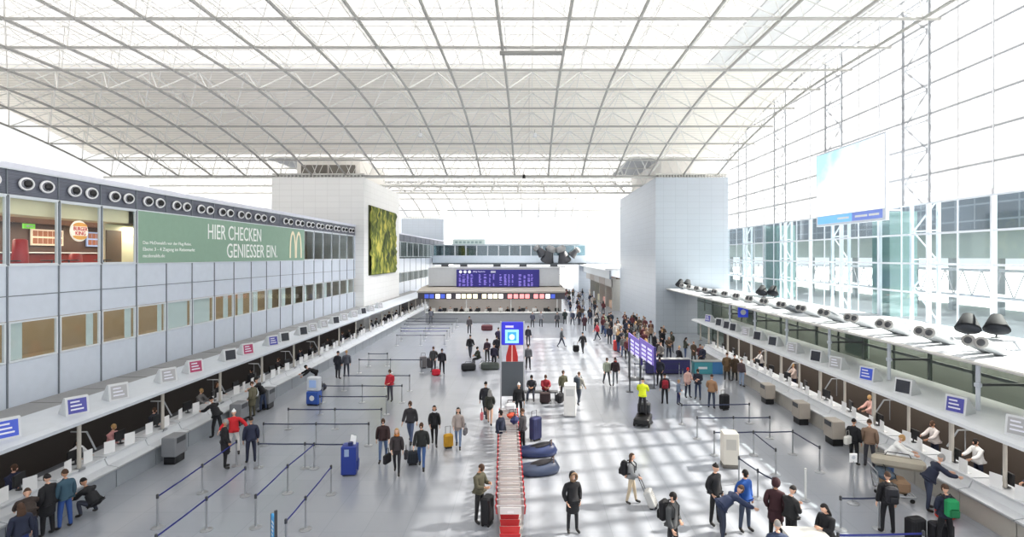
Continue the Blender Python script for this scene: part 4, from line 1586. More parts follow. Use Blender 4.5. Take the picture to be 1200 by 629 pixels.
# ---- cleaning machine and the people around the upper right floor
x, y = feet(753, 498)
mc = thing('floor_cleaning_machine', 'black ride-on floor cleaning machine carrying a person in yellow', 'machine', (x, y, 0), math.radians(160))
MB().rbox(-.36, .36, -.75, .45, .12, .42, .06).build('chassis', BLACK, mc)
MB().rbox(-.30, .30, -.78, -.35, .42, .95, .08).build('tank', mat('machine_grey', (60, 62, 66), .4), mc)
MB().lathe([(.42, 0), (.45, .03), (.4, .14), (.1, .16)], 16, o=(0, -.4, .01)).build('brush_deck', DARKSTEEL, mc)
MB().tube([(0, -.4, .95), (0, -.28, 1.1), (-.22, -.22, 1.12), (.22, -.22, 1.12)], .02, 6).build('steering_bar', DARKSTEEL, mc)
for s in (-1, 1):
    MB().lathe([(.11, -.04), (.13, 0), (.11, .04)], 12, o=(s * .34, .3, .132), axis=(1, 0, 0)).build('wheel', RUBBER, mc)
person('person in yellow safety vest and dark trousers riding the cleaning machine', x + .02, y + .12, 160, 'drive', (214, 226, 40), (34, 34, 38), 'short', 'black', 1.74, z=.42)
x, y = feet(773, 452)
person('person in dark jacket standing at the belts before the purple boards', x, y, -20, 'pockets', (44, 46, 54), K, 'short', 'black', 1.74)
x, y = feet(779, 474)
person('person in dark clothes with a red rucksack near the belts', x, y, 172, 'stand', (40, 36, 40), K, 'short', 'black', 1.66)
backpack('red rucksack on the person near the belts', x, y, 172, (150, 34, 50), .92, .46)
x, y = feet(795, 474)
person('child in grey and navy between the red rucksack and the brown jacket', x, y, 60, 'stand2', (112, 124, 144), (36, 42, 84), 'short', 'fair', 1.32)
x, y = feet(806, 466)
person('person in white and red top behind the group at the belts', x, y, 20, 'talk', (214, 176, 166), NV, 'short', 'red', 1.68)
x, y = feet(818, 468)
person('person in dark navy behind the group at the belts, arms bent', x, y, -30, 'phone', (40, 42, 56), DB, 'short', 'brown', 1.7)
x, y = feet(834, 479)
person('person in light brown jacket with jeans facing away near the belts', x, y, 150, 'stand2', (158, 122, 92), (50, 58, 76), 'short', 'brown', 1.76)
suitcase('black suitcase standing right of the light brown jacket', x + .62, y - .12, 20, K, .48, .3, .8, .2)
x, y = feet(852, 446)
person('person in brown coat before the teal counter, nearer the hall middle', x, y, 160, 'coat', (104, 82, 58), K, 'short', 'brown', 1.76)
x, y = feet(861, 447)
person('person in dark brown coat before the teal counter, nearer the desks', x, y, 190, 'coat', (72, 58, 44), K, 'short', 'black', 1.72)
x, y = feet(869, 453)
person('person in dark red-grey jacket and light jeans at the right desks', x, y, 120, 'stand', (86, 72, 76), (150, 166, 190), 'short', 'grey', 1.72)
x, y = feet(676, 474)
person('person with big dark backpack walking away behind the white pillar box', x + .1, y, 150, 'walk', (172, 168, 160), (70, 76, 88), 'short', 'brown', 1.76)
backpack('big dark slate backpack behind the white pillar box', x + .1, y, 150, (62, 70, 80), .92, .62)
x, y = feet(660, 470)
person('person in olive top left of the white pillar box', x, y, 20, 'stand', (108, 106, 84), (70, 66, 64), 'short', 'brown', 1.66)
x, y = feet(711, 451)
person('person in pale grey-green jacket walking in a pair toward camera', x, y, 10, 'walk', (150, 158, 142), (70, 74, 78), 'short', 'brown', 1.7)
x, y = feet(721, 451)
person('person in dark jacket and red scarf walking in a pair toward camera', x, y, 350, 'walk2', (52, 40, 44), (110, 116, 122), 'short', 'black', 1.72, scarf=(140, 40, 44))

# ---- walkers left of the middle
x, y = feet(481, 519)
person('person in dark jacket and jeans, leftmost rear of the walking group', x, y, -6, 'walk', (54, 52, 56), (84, 98, 128), 'short', 'brown', 1.8)
x, y = feet(509, 522)
person('person in black jacket and leggings with a white top, walking in the group', x, y, 4, 'walk_f', K, K, 'long', 'black', 1.68, scarf=(214, 214, 220))
x, y = feet(537, 525)
person('person in pale taupe coat pulling the yellow suitcase', x, y, 0, 'walk_f', (168, 156, 150), (116, 134, 164), 'long', 'black', 1.68)
suitcase('bright yellow suitcase beside the person in the taupe coat', x - .42, y + .05, 20, (206, 154, 44), .38, .25, .58, .3)
handbag('grey handbag on the right of the taupe coat', x + .30, y - .05, 80, (110, 108, 112), .58)
x, y = feet(449, 540)
person('person in dark red-brown jacket and jeans, leftmost of the walking group', x, y, 12, 'walk2', (58, 40, 40), (100, 120, 156), 'short', 'brown', 1.66)
x, y = feet(465, 555)
person('person in dark coat with orange-brown scarf and two bags, front of the group', x, y, 6, 'walk_f', (58, 52, 54), (42, 42, 48), 'long', 'fair', 1.66, scarf=(176, 112, 58))
handbag('dark bag hanging left of the orange scarf', x - .36, y + .02, 70, (34, 32, 36), .38, .38, .34)
handbag('dark bag hanging right of the orange scarf', x + .34, y, 100, (44, 42, 48), .55, .3, .3)
x, y = feet(494, 549)
person('person in black jacket and bright jeans, nearest front right of the group', x, y, 2, 'walk', (40, 42, 42), (64, 92, 140), 'short', 'brown', 1.74)
suitcase('small dark suitcase pulled behind the black jacket and bright jeans', x - .42, y + .45, 10, (50, 54, 62), .42, .3, .5, .3)
x, y = feet(569, 490)
person('tall person in dark jacket walking behind the striped bag', x, y, 170, 'walk', (44, 44, 50), (56, 58, 66), 'short', 'black', 1.8)
x, y = feet(574, 498)
person('person in dark green-black coat with bare legs walking away', x, y, 176, 'walk_f', (52, 54, 48), (206, 168, 146), 'long', 'grey', 1.66)
handbag('pink and yellow shopping bag left of the walking pair', x - .38, y + .02, 90, (222, 120, 130), .25, .3, .34)
x, y = feet(608, 492)
person('person in black with a white cap before the grey kiosk panel', x, y, 10, 'stand', K, K, 'knit', 'white', 1.76)
x, y = feet(587, 533)
person('person in dark navy uniform left of the trolley row end', x, y, 60, 'stand', NV, (28, 30, 40), 'short', 'black', 1.76)
x, y = feet(612, 531)
person('person in dark grey jacket right of the trolley row end', x, y, 250, 'stand', (64, 62, 66), K, 'short', 'brown', 1.78)
x, y = feet(457, 470)
person('person in bright red jacket standing among the left belts', x, y, 340, 'stand2', (190, 44, 58), (74, 72, 82), 'short', 'brown', 1.72)
x, y = feet(396, 444)
person('person in dark blue-black coat near the left belts, left of a pair', x, y, 160, 'coat', (40, 42, 52), K, 'short', 'black', 1.78)
x, y = feet(406, 442)
person('person in patterned dark jacket near the left belts, right of a pair', x, y, 200, 'stand', (84, 86, 96), (56, 60, 72), 'short', 'fair', 1.74)
x, y = feet(264, 549)
person('broad person in long black coat by the near left belts', x, y, 130, 'coat', (34, 32, 36), K, 'short', 'grey', 1.82)
x, y = feet(294, 543)
person('person in navy suit by the near left belts', x, y, 215, 'stand', (40, 44, 66), (36, 40, 60), 'short', 'black', 1.76)
x, y = feet(274, 532)
person('person in red and white jacket between the black coat and the navy suit', x, y, 20, 'wide', (204, 40, 48), (220, 216, 214), 'knit', 'white', 1.76)
# ---- at the left desks
person('person in black suit leaning over the left desk', -13.75, 23.7, 250, 'lean', K, K, 'short', 'black', 1.82)
person('person in olive green coat at the left desks', -13.7, 26.6, 265, 'coat', (100, 96, 76), OL, 'short', 'brown', 1.76)
person('person in black jacket at the left desks beside the olive coat', -13.7, 27.7, 280, 'lean', K, DB, 'short', 'black', 1.8)
x, y = feet(352, 460)
person('person bending over a suitcase at the left desks', -12.9, 32.6, 300, 'bend', K, (48, 48, 54), 'short', 'black', 1.74)
holdall('dark travel bag on the floor under the bending person', -12.5, 32.0, 30, (54, 54, 62), .8, .4, .4)
x, y = feet(456, 384)
person('person in dark coat standing at the far end of the left desks', x, y, 200, 'coat', (46, 46, 50), K, 'short', 'black', 1.78)
person('person crouching in a black jacket beside the nearest left desk', -13.3, 16.5, 262, 'squat', K, (48, 52, 66), 'short', 'black', 1.82)
person('person in teal jacket and blue jeans at the nearest left desk', -13.6, 15.75, 255, 'stand', (56, 84, 100), (52, 84, 150), 'short', 'brown', 1.72)
person('person in black coat beside the teal jacket, nearest left desk', -13.75, 15.35, 265, 'coat', K, K, 'short', 'black', 1.74)
person('person in dark brown jacket bending in the lower left corner', -13.6, 14.6, 225, 'bend', (56, 46, 42), NV, 'short', 'brown', 1.8)
person('person in navy jacket with brown hair cut by the lower left corner', -13.1, 13.85, 240, 'stand', NV, (44, 60, 120), 'long', 'brown', 1.6)
# ---- clerks
def clerk(label, side, y, top, hair='short', hc='brown', z=.0, x=None):
    X = (x if x is not None else 15.55) * side
    person(label, X, y, 90 if side < 0 else -90, 'drive', top, NV, hair, hc, 1.66, group=None, z=z)


clerk('clerk in navy waistcoat behind the nearest left desk', -1, 16.3, (36, 42, 70), 'short', 'brown', x=15.7)
clerk('clerk in white blouse behind the second pair of left desks', -1, 18.6, WH, 'long', 'black', x=15.7)
clerk('clerk in pink blouse behind the left desks beside a white card', -1, 20.2, (210, 150, 150), 'short', 'fair', x=15.7)
clerk('clerk in dark suit behind the left desks, turned to the black suit', -1, 22.4, (50, 52, 64), 'short', 'brown', x=15.7)
clerk('clerk in grey behind the left desks near the olive coat', -1, 25.6, (120, 118, 118), 'short', 'fair', x=15.7)
clerk('clerk in black behind the left desks near the olive coat', -1, 26.9, (36, 34, 38), 'long', 'brown', x=15.7)
for q in range(16):
    clerk('clerk in dark jacket far down the left desks, %s of sixteen from near end' % ORD[q], -1, 30.2 + q * 2.75 + (q % 3) * .5, [(40, 40, 46), (52, 48, 50), (36, 40, 60)][q % 3], 'short', ['black', 'brown'][q % 2], x=15.7)
clerk('clerk with ginger hair behind the nearest right desk', 1, 16.3, (48, 52, 72), 'long', 'ginger')
clerk('clerk in white blouse behind the right desks by the loaded cart', 1, 18.6, WH, 'short', 'black')
clerk('clerk in pale blouse behind the right desks by the taupe jacket', 1, 20.6, (216, 208, 206), 'short', 'brown')
clerk('clerk in pink behind the right desks near the scale cabinets', 1, 24.4, (214, 170, 160), 'short', 'fair')
clerk('clerk in pale top behind the far right desks', 1, 31.5, (206, 186, 176), 'short', 'fair')
clerk('clerk in white behind the farthest right desks', 1, 36.0, (220, 214, 210), 'short', 'brown')

# ---- farther down the hall
x, y = feet(508, 436)
person('person in dark grey jacket standing by the red bag, left of a pair', x, y, 350, 'pockets', (64, 64, 66), (52, 52, 58), 'short', 'brown', 1.74)
x, y = feet(518, 438)
person('person in black jacket standing by the red bag, right of a pair', x, y, 10, 'stand', (44, 42, 50), K, 'short', 'black', 1.68)
x, y = feet(511, 440)
holdall('small red bag on the floor before the standing pair', x, y, 10, (206, 40, 60), .55, .3, .45)
x, y = feet(496, 431)
suitcase('grey suitcase left of the standing pair', x, y, 10, (130, 126, 128), .5, .32, .85, .2)
suitcase('dark suitcase left of the standing pair, behind the grey one', x + .45, y + .2, -10, (84, 82, 88), .45, .3, .7, .1)
x, y = feet(550, 391)
person('person in grey-black jacket in the middle, before the check-in island', x, y, 180, 'stand', (82, 78, 82), K, 'short', 'black', 1.78)
x, y = feet(551, 419)
person('person in black coat walking away past the people with luggage', x, y, 170, 'walk', (36, 36, 40), (70, 72, 82), 'short', 'black', 1.8)
x, y = feet(571, 424)
person('person in dark violet jacket beside the luggage heap', x, y, 340, 'stand2', (66, 52, 66), K, 'short', 'brown', 1.74)
x, y = feet(561, 428)
person('person sitting low on luggage in dark green', x, y, 300, 'sit', (52, 58, 50), K, 'short', 'black', 1.7)
x, y = feet(549, 434)
holdall('black and white bag at the left of the luggage heap', x, y, 12, (44, 44, 48), 1.0, .5, .5)
holdall('white carrier bag on the luggage heap', x + .9, y + .9, 40, (220, 220, 222), .5, .3, .4)
holdall('long dark green holdall in the luggage heap', x + 1.5, y + .3, 5, (78, 84, 80), 1.3, .5, .5)
for q, (px, py, c, l) in enumerate(((579, 432, (44, 40, 60), 'person in dark violet left of the kiosk, nearest of three'), (582, 420, (38, 38, 46), 'person in black left of the kiosk, middle of three'), (584, 408, (52, 44, 70), 'person in dark purple left of the kiosk, farthest of three'))):
    x, y = feet(px, py)
    person(l, x, y, [160, 20, 180][q], ['stand', 'coat', 'stand2'][q], c, K, 'short', 'black', 1.76)
x, y = feet(574, 387)
holdall('dark red luggage pile on the floor far behind the kiosk', x - .3, y, 0, (92, 50, 56), 1.2, .6, .6)
x, y = feet(573, 376)
person('person in brown-violet standing at the island front', x, y, 185, 'stand', (76, 64, 74), K, 'short', 'black', 1.78)
x, y = feet(505, 379)
person('person in grey at the left end of the island front', x, y, 190, 'stand2', (98, 100, 110), (80, 84, 92), 'short', 'brown', 1.76)
far = [(619, 433, (92, 92, 98), 'person in grey just right of the kiosk, nearer'), (619, 405, (52, 52, 60), 'slim person in dark clothes right of the kiosk, farther'),
       (658, 407, (72, 76, 82), 'person in slate coat walking right across the middle'), (683, 414, (38, 38, 42), 'person in black towing a black case down the middle'),
       (685, 388, (74, 48, 58), 'person in maroon coat walking away down the middle'), (700, 399, (168, 52, 66), 'person in red jacket striding left down the middle'),
       (716, 384, (52, 64, 84), 'person in blue-grey beside the pale high-visibility vest'), (708, 386, (198, 210, 180), 'person in pale high-visibility vest in the far right aisle'),
       (728, 410, (50, 52, 64), 'person in dark blue by the red upright suitcase'), (653, 384, (80, 80, 86), 'person in grey at the right end of the island'),
       (662, 380, (44, 52, 50), 'person with round dark umbrella-like coat at the island corner'), (671, 381, (70, 74, 92), 'person in slate blue in the bright far aisle'),
       (624, 384, (76, 78, 92), 'person in grey behind the kiosk screen, right side'), (634, 383, (140, 140, 146), 'person in light grey at the island front, right half')]
for q, (px, py, c, l) in enumerate(far):
    x, y = feet(px, py)
    person(l, x, y, [10, 170, 80, 200, 180, -80, 180, 170, 20, 175, 185, 10, 180, 170][q], ['stand', 'stand', 'walk', 'walk2', 'coat', 'walk', 'coat', 'stand', 'stand', 'stand', 'coat', 'walk', 'stand2', 'stand2'][q], c,
           [K, (52, 54, 62), NV][q % 3], 'short', ['black', 'brown', 'grey'][q % 3], 1.74)
x, y = feet(675, 412)
suitcase('black case towed by the person in black down the middle', x, y, 10, K, .5, .32, .55, .3)
x, y = feet(723, 411)
suitcase('upright red suitcase beside the person in dark blue', x, y, 5, (196, 66, 66), .6, .34, .9, .2)
# people on the bench to the right of the kiosk
bx, by = feet(634, 470)
bn = thing('waiting_bench', 'dark steel waiting bench right of the grey kiosk panel', 'bench', (bx, by + .4, 0))
MB().rbox(-.95, .95, -.25, .25, .40, .46, .02).build('seat', DARKSTEEL, bn)
for s in (-1, 1):
    MB().box(s * .8 - .03, s * .8 + .03, -.22, .22, 0, .40).build('leg', STEEL, bn)
person('person in dark grey sitting on the bench, left seat', bx - .5, by + .35, 350, 'sit', (52, 54, 60), (60, 66, 80), 'short', 'black', 1.72)
person('person in red patterned jacket sitting on the bench, right seat', bx + .25, by + .35, 8, 'sit', (150, 40, 52), (48, 44, 50), 'short', 'brown', 1.74)
suitcase('dark suitcase with a red and white stripe in front of the bench', bx + .2, by - .42, 0, (60, 46, 48), .55, .3, .6, 0)
holdall('black rucksack leaning at the right end of the bench', bx + 1.05, by - .2, 60, (36, 36, 40), .6, .4, .5)

# ---- the dense queue beyond the purple boards
random.seed(33)
cols = [((34, 34, 40), 'black'), ((44, 48, 66), 'navy'), ((96, 50, 56), 'dark red'), ((88, 74, 62), 'brown'), ((122, 120, 116), 'grey'), ((150, 124, 104), 'tan'), ((64, 66, 58), 'dark green'), ((196, 190, 184), 'pale')]
wts = [0, 0, 0, 1, 1, 2, 3, 3, 4, 5, 6, 7]
spots = []
tries = 0
while len(spots) < 58 and tries < 4000:
    tries += 1
    yy = random.uniform(37.5, 60)
    xx = random.uniform(7.0 if yy > 41 else 8.4, 12.4)
    if all((xx - a) ** 2 + (yy - b) ** 2 > .75 ** 2 for a, b in spots):
        spots.append((xx, yy))
for xx, yy in sorted(spots, key=lambda s: s[1]):
    c, nm = cols[random.choice(wts)]
    ro = 'front' if yy < 43 else ('middle' if yy < 51 else 'rear')
    person('person in %s clothes waiting in the %s of the crowded right queue' % (nm, ro), xx, yy, random.choice([0, 20, 160, 180, 200, 90, -60, 120]),
           random.choice(['stand', 'stand2', 'pockets', 'coat', 'coat_f', 'talk', 'phone']), c, random.choice([K, NV, JE, CH]), random.choice(['short', 'short', 'long', 'knit', 'hood']),
           random.choice(['black', 'brown', 'fair', 'grey']), random.uniform(1.6, 1.82), group='%s dressed people in the %s of the right queue' % (nm, ro))
# ---- far aisle and shops
spots = []
tries = 0
while len(spots) < 30 and tries < 4000:
    tries += 1
    yy = random.uniform(62, 108)
    xx = random.uniform(5.6, 10.2) if yy < 84 else random.uniform(6.4, 10.4)
    if all((xx - a) ** 2 + (yy - b) ** 2 > 1.0 for a, b in spots):
        spots.append((xx, yy))
for xx, yy in sorted(spots, key=lambda s: s[1]):
    c, nm = cols[random.choice(wts)]
    ro = 'near' if yy < 78 else 'far'
    person('person in %s clothes in the %s part of the distant shop aisle' % (nm, ro), xx, yy, random.uniform(0, 360), random.choice(['stand', 'walk', 'walk2', 'coat', 'stand2']), c, random.choice([K, NV, JE]),
           random.choice(['short', 'long']), random.choice(['black', 'brown']), random.uniform(1.62, 1.82), group='%s dressed people in the %s shop aisle' % (nm, ro))
# ================================================================ belt barriers
def post_proto():
    e = thing('barrier_post', 'x', 'barrier post')
    MB().lathe([(.17, 0), (.17, .012), (.05, .03), (.03, .05)], 14).build('foot', STEEL, e)
    MB().tube([(0, 0, .03), (0, 0, .95)], .028, 8).build('pole', STEEL, e)
    MB().lathe([(.038, .86), (.038, .97), (.02, .99)], 10).build('belt_head', DARKSTEEL, e)
    return e


pp = post_proto()
pp_used = [0]
bars = 0


def barrier(pts, per, desc, belt=NAVYBELT, close=True, group=None):
    """posts every so often along pts (floor points), the belt from each to the next being part of the post"""
    P = [Vector(p) for p in pts]
    pos = []
    for a, b in zip(P[:-1], P[1:]):
        n = max(1, round((b - a).length / per))
        pos += [a.lerp(b, q / n) for q in range(n)]
    pos.append(P[-1])
    out = []
    for q, p in enumerate(pos):
        lab = 'steel barrier post %s, %s of %s' % (desc, ORD[q], ['zero', 'one', 'two', 'three', 'four', 'five', 'six', 'seven', 'eight', 'nine', 'ten', 'eleven', 'twelve'][len(pos)]) if group is None else 'steel barrier post %s' % desc
        grp = group or ('posts ' + desc)
        if not pp_used[0]:
            pp_used[0] = 1
            e = pp
            e.location = (p.x, p.y, 0)
            tag(e, lab, group=grp)
        else:
            e = dup(pp, (p.x, p.y, 0), 0, lab, grp)
            for ch in list(e.children):
                if ch.name.startswith('belt') and not ch.name.startswith('belt_head'):
                    bpy.data.objects.remove(ch)
        if q < len(pos) - 1:
            d = pos[q + 1] - p
            u = d.normalized() * .04
            sag = Vector((0, 0, -.012))
            MB().sheet([u + Vector((0, 0, .885)), d / 2 + sag + Vector((0, 0, .885)), d - u + Vector((0, 0, .885)), d - u + Vector((0, 0, .935)), d / 2 + sag + Vector((0, 0, .935)), u + Vector((0, 0, .935))], d.cross(Vector((0, 0, 1))).normalized() * .006).build('belt', belt, e)
        out.append(e)
    return out


def T(*pp_):
    r = []
    for px, py in pp_:
        v = fl(px, py, .93)
        r.append((v.x, v.y, 0))
    return r


NB, BB = NAVYBELT, BELT
barrier(T((303, 519), (412, 520)), 1.8, 'in the belt row ending at the blue bin', NB)
barrier(T((309, 496), (432, 496)), 2.1, 'in the second dark belt row behind the blue bin', NB)
barrier(T((338, 479), (447, 479)), 2.2, 'in the third dark belt row behind the blue bin', NB)
barrier(T((368, 520), (337, 545.5), (299.6, 581)), 3.0, 'in the slanting belt left of the blue bin', BB)
barrier(T((388, 546.6), (358, 583), (335, 610)), 3.0, 'in the slanting belt behind the light blue stand', BB)
barrier(T((277, 517), (237, 545), (184.5, 581)), 3.0, 'in the slanting belt nearest the left desks', BB)
barrier(T((287.5, 548), (242, 583.5), (183, 628)), 3.0, 'in the second slanting belt from the left desks', BB)
barrier(T((375, 464), (453, 464)), 2.3, 'in the belt row beside the self-service stand', NB)
barrier(T((378, 451.5), (471, 451.5)), 2.3, 'in the belt row before the person in red', NB)
barrier(T((403, 439.6), (480, 439.6)), 2.6, 'in the belt row behind the person in red', NB)
barrier(T((421, 421), (494, 421)), 2.8, 'in the belt row left of the red bag', NB)
barrier(T((432, 414), (454, 414)), 2.0, 'in the short belt row before the far left desks', NB)
for q, (a, b, yy) in enumerate(((465, 521, 392.5), (470, 524, 387.6), (470, 527, 384), (474, 530, 379.8), (476, 534, 376), (478, 536, 373))):
    barrier(T((a, yy), (b, yy)), 2.6, 'in the %s of the dense belts by the island' % ['nearest', 'second', 'third', 'fourth', 'fifth', 'farthest'][q], BB if q in (1, 2) else NB)
barrier(T((799, 474), (878, 473)), 2.2, 'in the dark belt row beside the light brown jacket', NB)
barrier(T((817, 489), (902, 488.5)), 2.0, 'in the belt row behind the pale kiosk box', NB)
barrier(T((837, 506), (929, 505), (960.5, 523.6)), 1.9, 'in the belt row bending beside the pale kiosk', NB)
barrier(T((883, 506), (909, 526.6)), 2.4, 'in the short slanting belt by the pale kiosk', NB)
barrier(T((866, 536), (888, 551), (906, 561)), 1.2, 'in the short belt behind the bright blue jacket', NB)
barrier(T((985, 583), (1030, 582.5)), 2.2, 'in the belt left of the person with backpack', NB)
barrier(T((982, 626), (1082, 624)), 2.0, 'in the blue belt row at the lower edge', BB)
barrier(T((744, 426), (796, 426)), 2.4, 'in the belt row just below the purple boards', NB)
barrier(T((754, 433), (800, 433)), 2.4, 'in the second belt row below the purple boards', NB)
e = thing('barrier_post', 'lone pale post without belt between the maroon coat and the sign stand', 'barrier post', (*feet(944, 586), 0))
MB().lathe([(.15, 0), (.15, .015), (.04, .03), (.03, .05)], 12).build('foot', STEEL, e)
MB().tube([(0, 0, .03), (0, 0, 1.05)], .035, 8).build('pole', OFFWHITE, e)
e = thing('sign_stand', 'white square sign on a thin pole before the right desks', 'sign', (*feet(1000, 590), 0))
MB().lathe([(.18, 0), (.18, .015), (.04, .03), (.02, .05)], 12).build('foot', STEEL, e)
MB().tube([(0, 0, .03), (0, 0, 1.38)], .018, 6).build('pole', STEEL, e)
MB().box(-.12, .12, -.012, .012, 1.34, 1.62).build('sign_panel', PAPER, e)
MB().lathe([(.03, 0), (.06, 0), (.06, .006), (.03, .006)], 12, o=(0, -.012, 1.5), axis=(0, -1, 0)).build('symbol', mat('pale_symbol', (200, 204, 210), .6), e)

# ================================================================ bins, boxes, boards
x, y = feet(410, 555)
bn_ = thing('litter_bin', 'tall royal blue bin with papers on top at the belt row end', 'bin', (x, y, 0), .1)
MB().rbox(-.27, .27, -.25, .25, .04, 1.08, .03).build('housing', mat('royal_blue', (38, 58, 140), .4), bn_)
MB().rbox(-.22, .22, -.2, .2, 0, .05, .01).build('plinth', BLACK, bn_)
MB().box(-.14, .02, -.257, -.249, .72, .98).build('notice', mat('bin_notice', (150, 168, 200), .5), bn_)
MB().tube([(.05, -.1, 1.07), (.05, -.1, 1.2)], .09, 10).build('opening_collar', mat('bin_navy', (30, 40, 92), .4), bn_)
MB().sheet([(-.02, .0, 1.08), (.2, .0, 1.08), (.22, .05, 1.36), (.04, .05, 1.42)], (0, .02, 0)).build('paper_stack', PAPER, bn_)
MB().box(.27, .30, -.1, .22, .2, .5).build('side_flap', mat('royal_blue', (38, 58, 140), .4), bn_)
x, y = feet(368, 474)
st_ = thing('self_service_stand', 'white and blue self-service stand beside the left belts', 'stand', (x, y, 0), -.15)
MB().rbox(-.34, .34, -.22, .22, .06, .75, .04).build('base_cabinet', mat('stand_blue', (52, 88, 170), .4), st_)
MB().rbox(-.34, .34, -.15, .2, .75, 1.5, .05).build('head', mat('stand_white', (210, 214, 222), .4), st_)
MB().box(-.2, .2, -.16, -.148, .95, 1.35).build('screen', mat('stand_screen', (150, 176, 220), .3, emit=.2), st_)
MB().lathe([(.08, 0), (.14, 0), (.14, .008), (.08, .008)], 14, o=(0, -.222, .4), axis=(0, -1, 0)).build('emblem', WHITE, st_)
MB().rbox(-.3, .3, -.2, .2, 0, .06, .01).build('plinth', BLACK, st_)
x, y = headat(321, 600, 1.4)
bo = thing('information_stand', 'light blue board between two dark posts at the lower left', 'stand', (x, y, 0), -.9)
MB().rbox(-.17, .17, -.03, .03, .12, 1.32, .015).build('board', mat('sky_blue_board', (60, 160, 222), .45), bo)
for s, h in ((-1, 1.3), (1, 1.52)):
    MB().box(s * .19 - .02, s * .19 + .02, -.035, .035, 0, h).build('side_post', DARKSTEEL, bo)
MB().box(-.24, .24, -.18, .18, 0, .03).build('foot', DARKSTEEL, bo)
t = MB()
for q in range(4):
    t.box(-.1, .1 - .03 * q, -.036, -.029, 1.12 - q * .11, 1.17 - q * .11)
t.build('notice_line', WHITE, bo)
x, y = feet(855, 546)
kb = thing('pale_kiosk', 'pale beige box-shaped kiosk standing behind the bright blue jacket', 'kiosk', (x, y, 0), -.12)
MB().rbox(-.29, .29, -.26, .26, .12, 1.32, .03).build('housing', mat('kiosk_beige', (222, 216, 204), .5), kb)
MB().rbox(-.30, .30, -.27, .27, .0, .12, .02).build('plinth', mat('kiosk_plinth', (108, 104, 98), .5), kb)
MB().box(-.18, .18, -.27, -.255, .7, 1.1).build('screen', mat('kiosk_screen', (196, 192, 184), .3), kb)
x, y = feet(668, 487)
kb = thing('white_pillar_box', 'tall white free-standing box in the middle of sunlit floor', 'kiosk', (x, y, 0), -.1)
MB().rbox(-.30, .30, -.28, .28, .05, 1.62, .04).build('housing', mat('pillar_white', (232, 230, 226), .5), kb)
MB().rbox(-.26, .26, -.24, .24, 0, .05, .01).build('plinth', GREY, kb)
MB().box(-.2, .2, -.29, -.275, 1.05, 1.4).build('screen', mat('pillar_screen', (206, 206, 204), .3), kb)
dk_ = thing('service_desk', 'white stand-up desk at the lower edge with a person in black', 'desk', (6.9, 13.35, 0), -.05)
MB().rbox(-.46, .46, -.33, .33, .06, 1.06, .03).build('body', mat('service_white', (220, 218, 212), .5), dk_)
MB().rbox(-.50, .50, -.37, .37, 1.06, 1.11, .015).build('desk_top', mat('service_top', (228, 226, 220), .4), dk_)
MB().rbox(-.42, .42, -.3, .3, 0, .06, .01).build('plinth', GREY, dk_)
MB().box(.0, .42, -.345, -.33, .15, .9).build('recess_panel', mat('recess_taupe', (176, 168, 154), .5), dk_)

# the grey kiosk with the blue screen
x0, x1 = (587 - VX) / FPX * 26.6, (614 - VX) / FPX * 26.6
ki = thing('information_pylon', 'tall pylon with grey panel below and blue lit screen on top', 'pylon', ((x0 + x1) / 2, 26.6, 0))
w = (x1 - x0) / 2
for s in (-1, 1):
    MB().box(s * w - .035, s * w + .035, -.05, .05, 0, 4.78).build('side_post', mat('pylon_silver', (188, 190, 194), .35, .5), ki)
MB().box(-w + .035, w - .035, -.03, .03, 1.08, 2.78).build('panel', mat('pylon_grey', (84, 90, 96), .5), ki)
MB().rbox(-w + .035, w - .035, -.12, .12, 3.62, 4.75, .03).build('screen_box', mat('pylon_blue', (44, 44, 190), .4, emit=.5), ki)
q_ = MB().box(-w * .62, w * .55, -.13, -.121, 3.72, 4.38)
q_.build('picture_frame', mat('pylon_cyan', (150, 226, 246), .4, emit=.7), ki)
MB().box(-w * .42, w * .35, -.138, -.13, 3.84, 4.26).build('picture', mat('pylon_teal', (60, 160, 214), .4, emit=.5), ki)
MB().lathe([(.08, 0), (.14, 0), (.14, .008), (.08, .008)], 16, o=(-.02, -.139, 4.02), axis=(0, -1, 0)).box(-.1, .06, -.147, -.139, 3.9, 4.02).build('symbol', mat('pylon_symbol', (214, 250, 250), .4, emit=.6), ki)
MB().box(-w * .6, w * .1, -.128, -.12, 4.48, 4.58).build('headline', mat('pylon_line', (206, 196, 250), .4, emit=.5), ki)
MB().box(-w, w, -.22, .22, 0, .05).build('foot', DARKSTEEL, ki)
e = thing('red_totem', 'red advertising totem with a white stripe behind the pylon', 'advertising stand', (*feet(600, 432), 0))
MB().loft([[(-a, -.15, z), (a, -.15, z), (a, .15, z), (-a, .15, z)] for a, z in ((.42, 0), (.42, .9), (.3, 1.4), (.12, 2.0))]).build('body', mat('totem_red', (196, 42, 40), .5), e)
MB().sheet([(-.06, -.16, .05), (.06, -.16, .05), (.05, -.16, 1.7), (-.03, -.16, 1.7)], (0, .01, 0)).build('stripe', mat('totem_stripe', (250, 190, 180), .5), e)

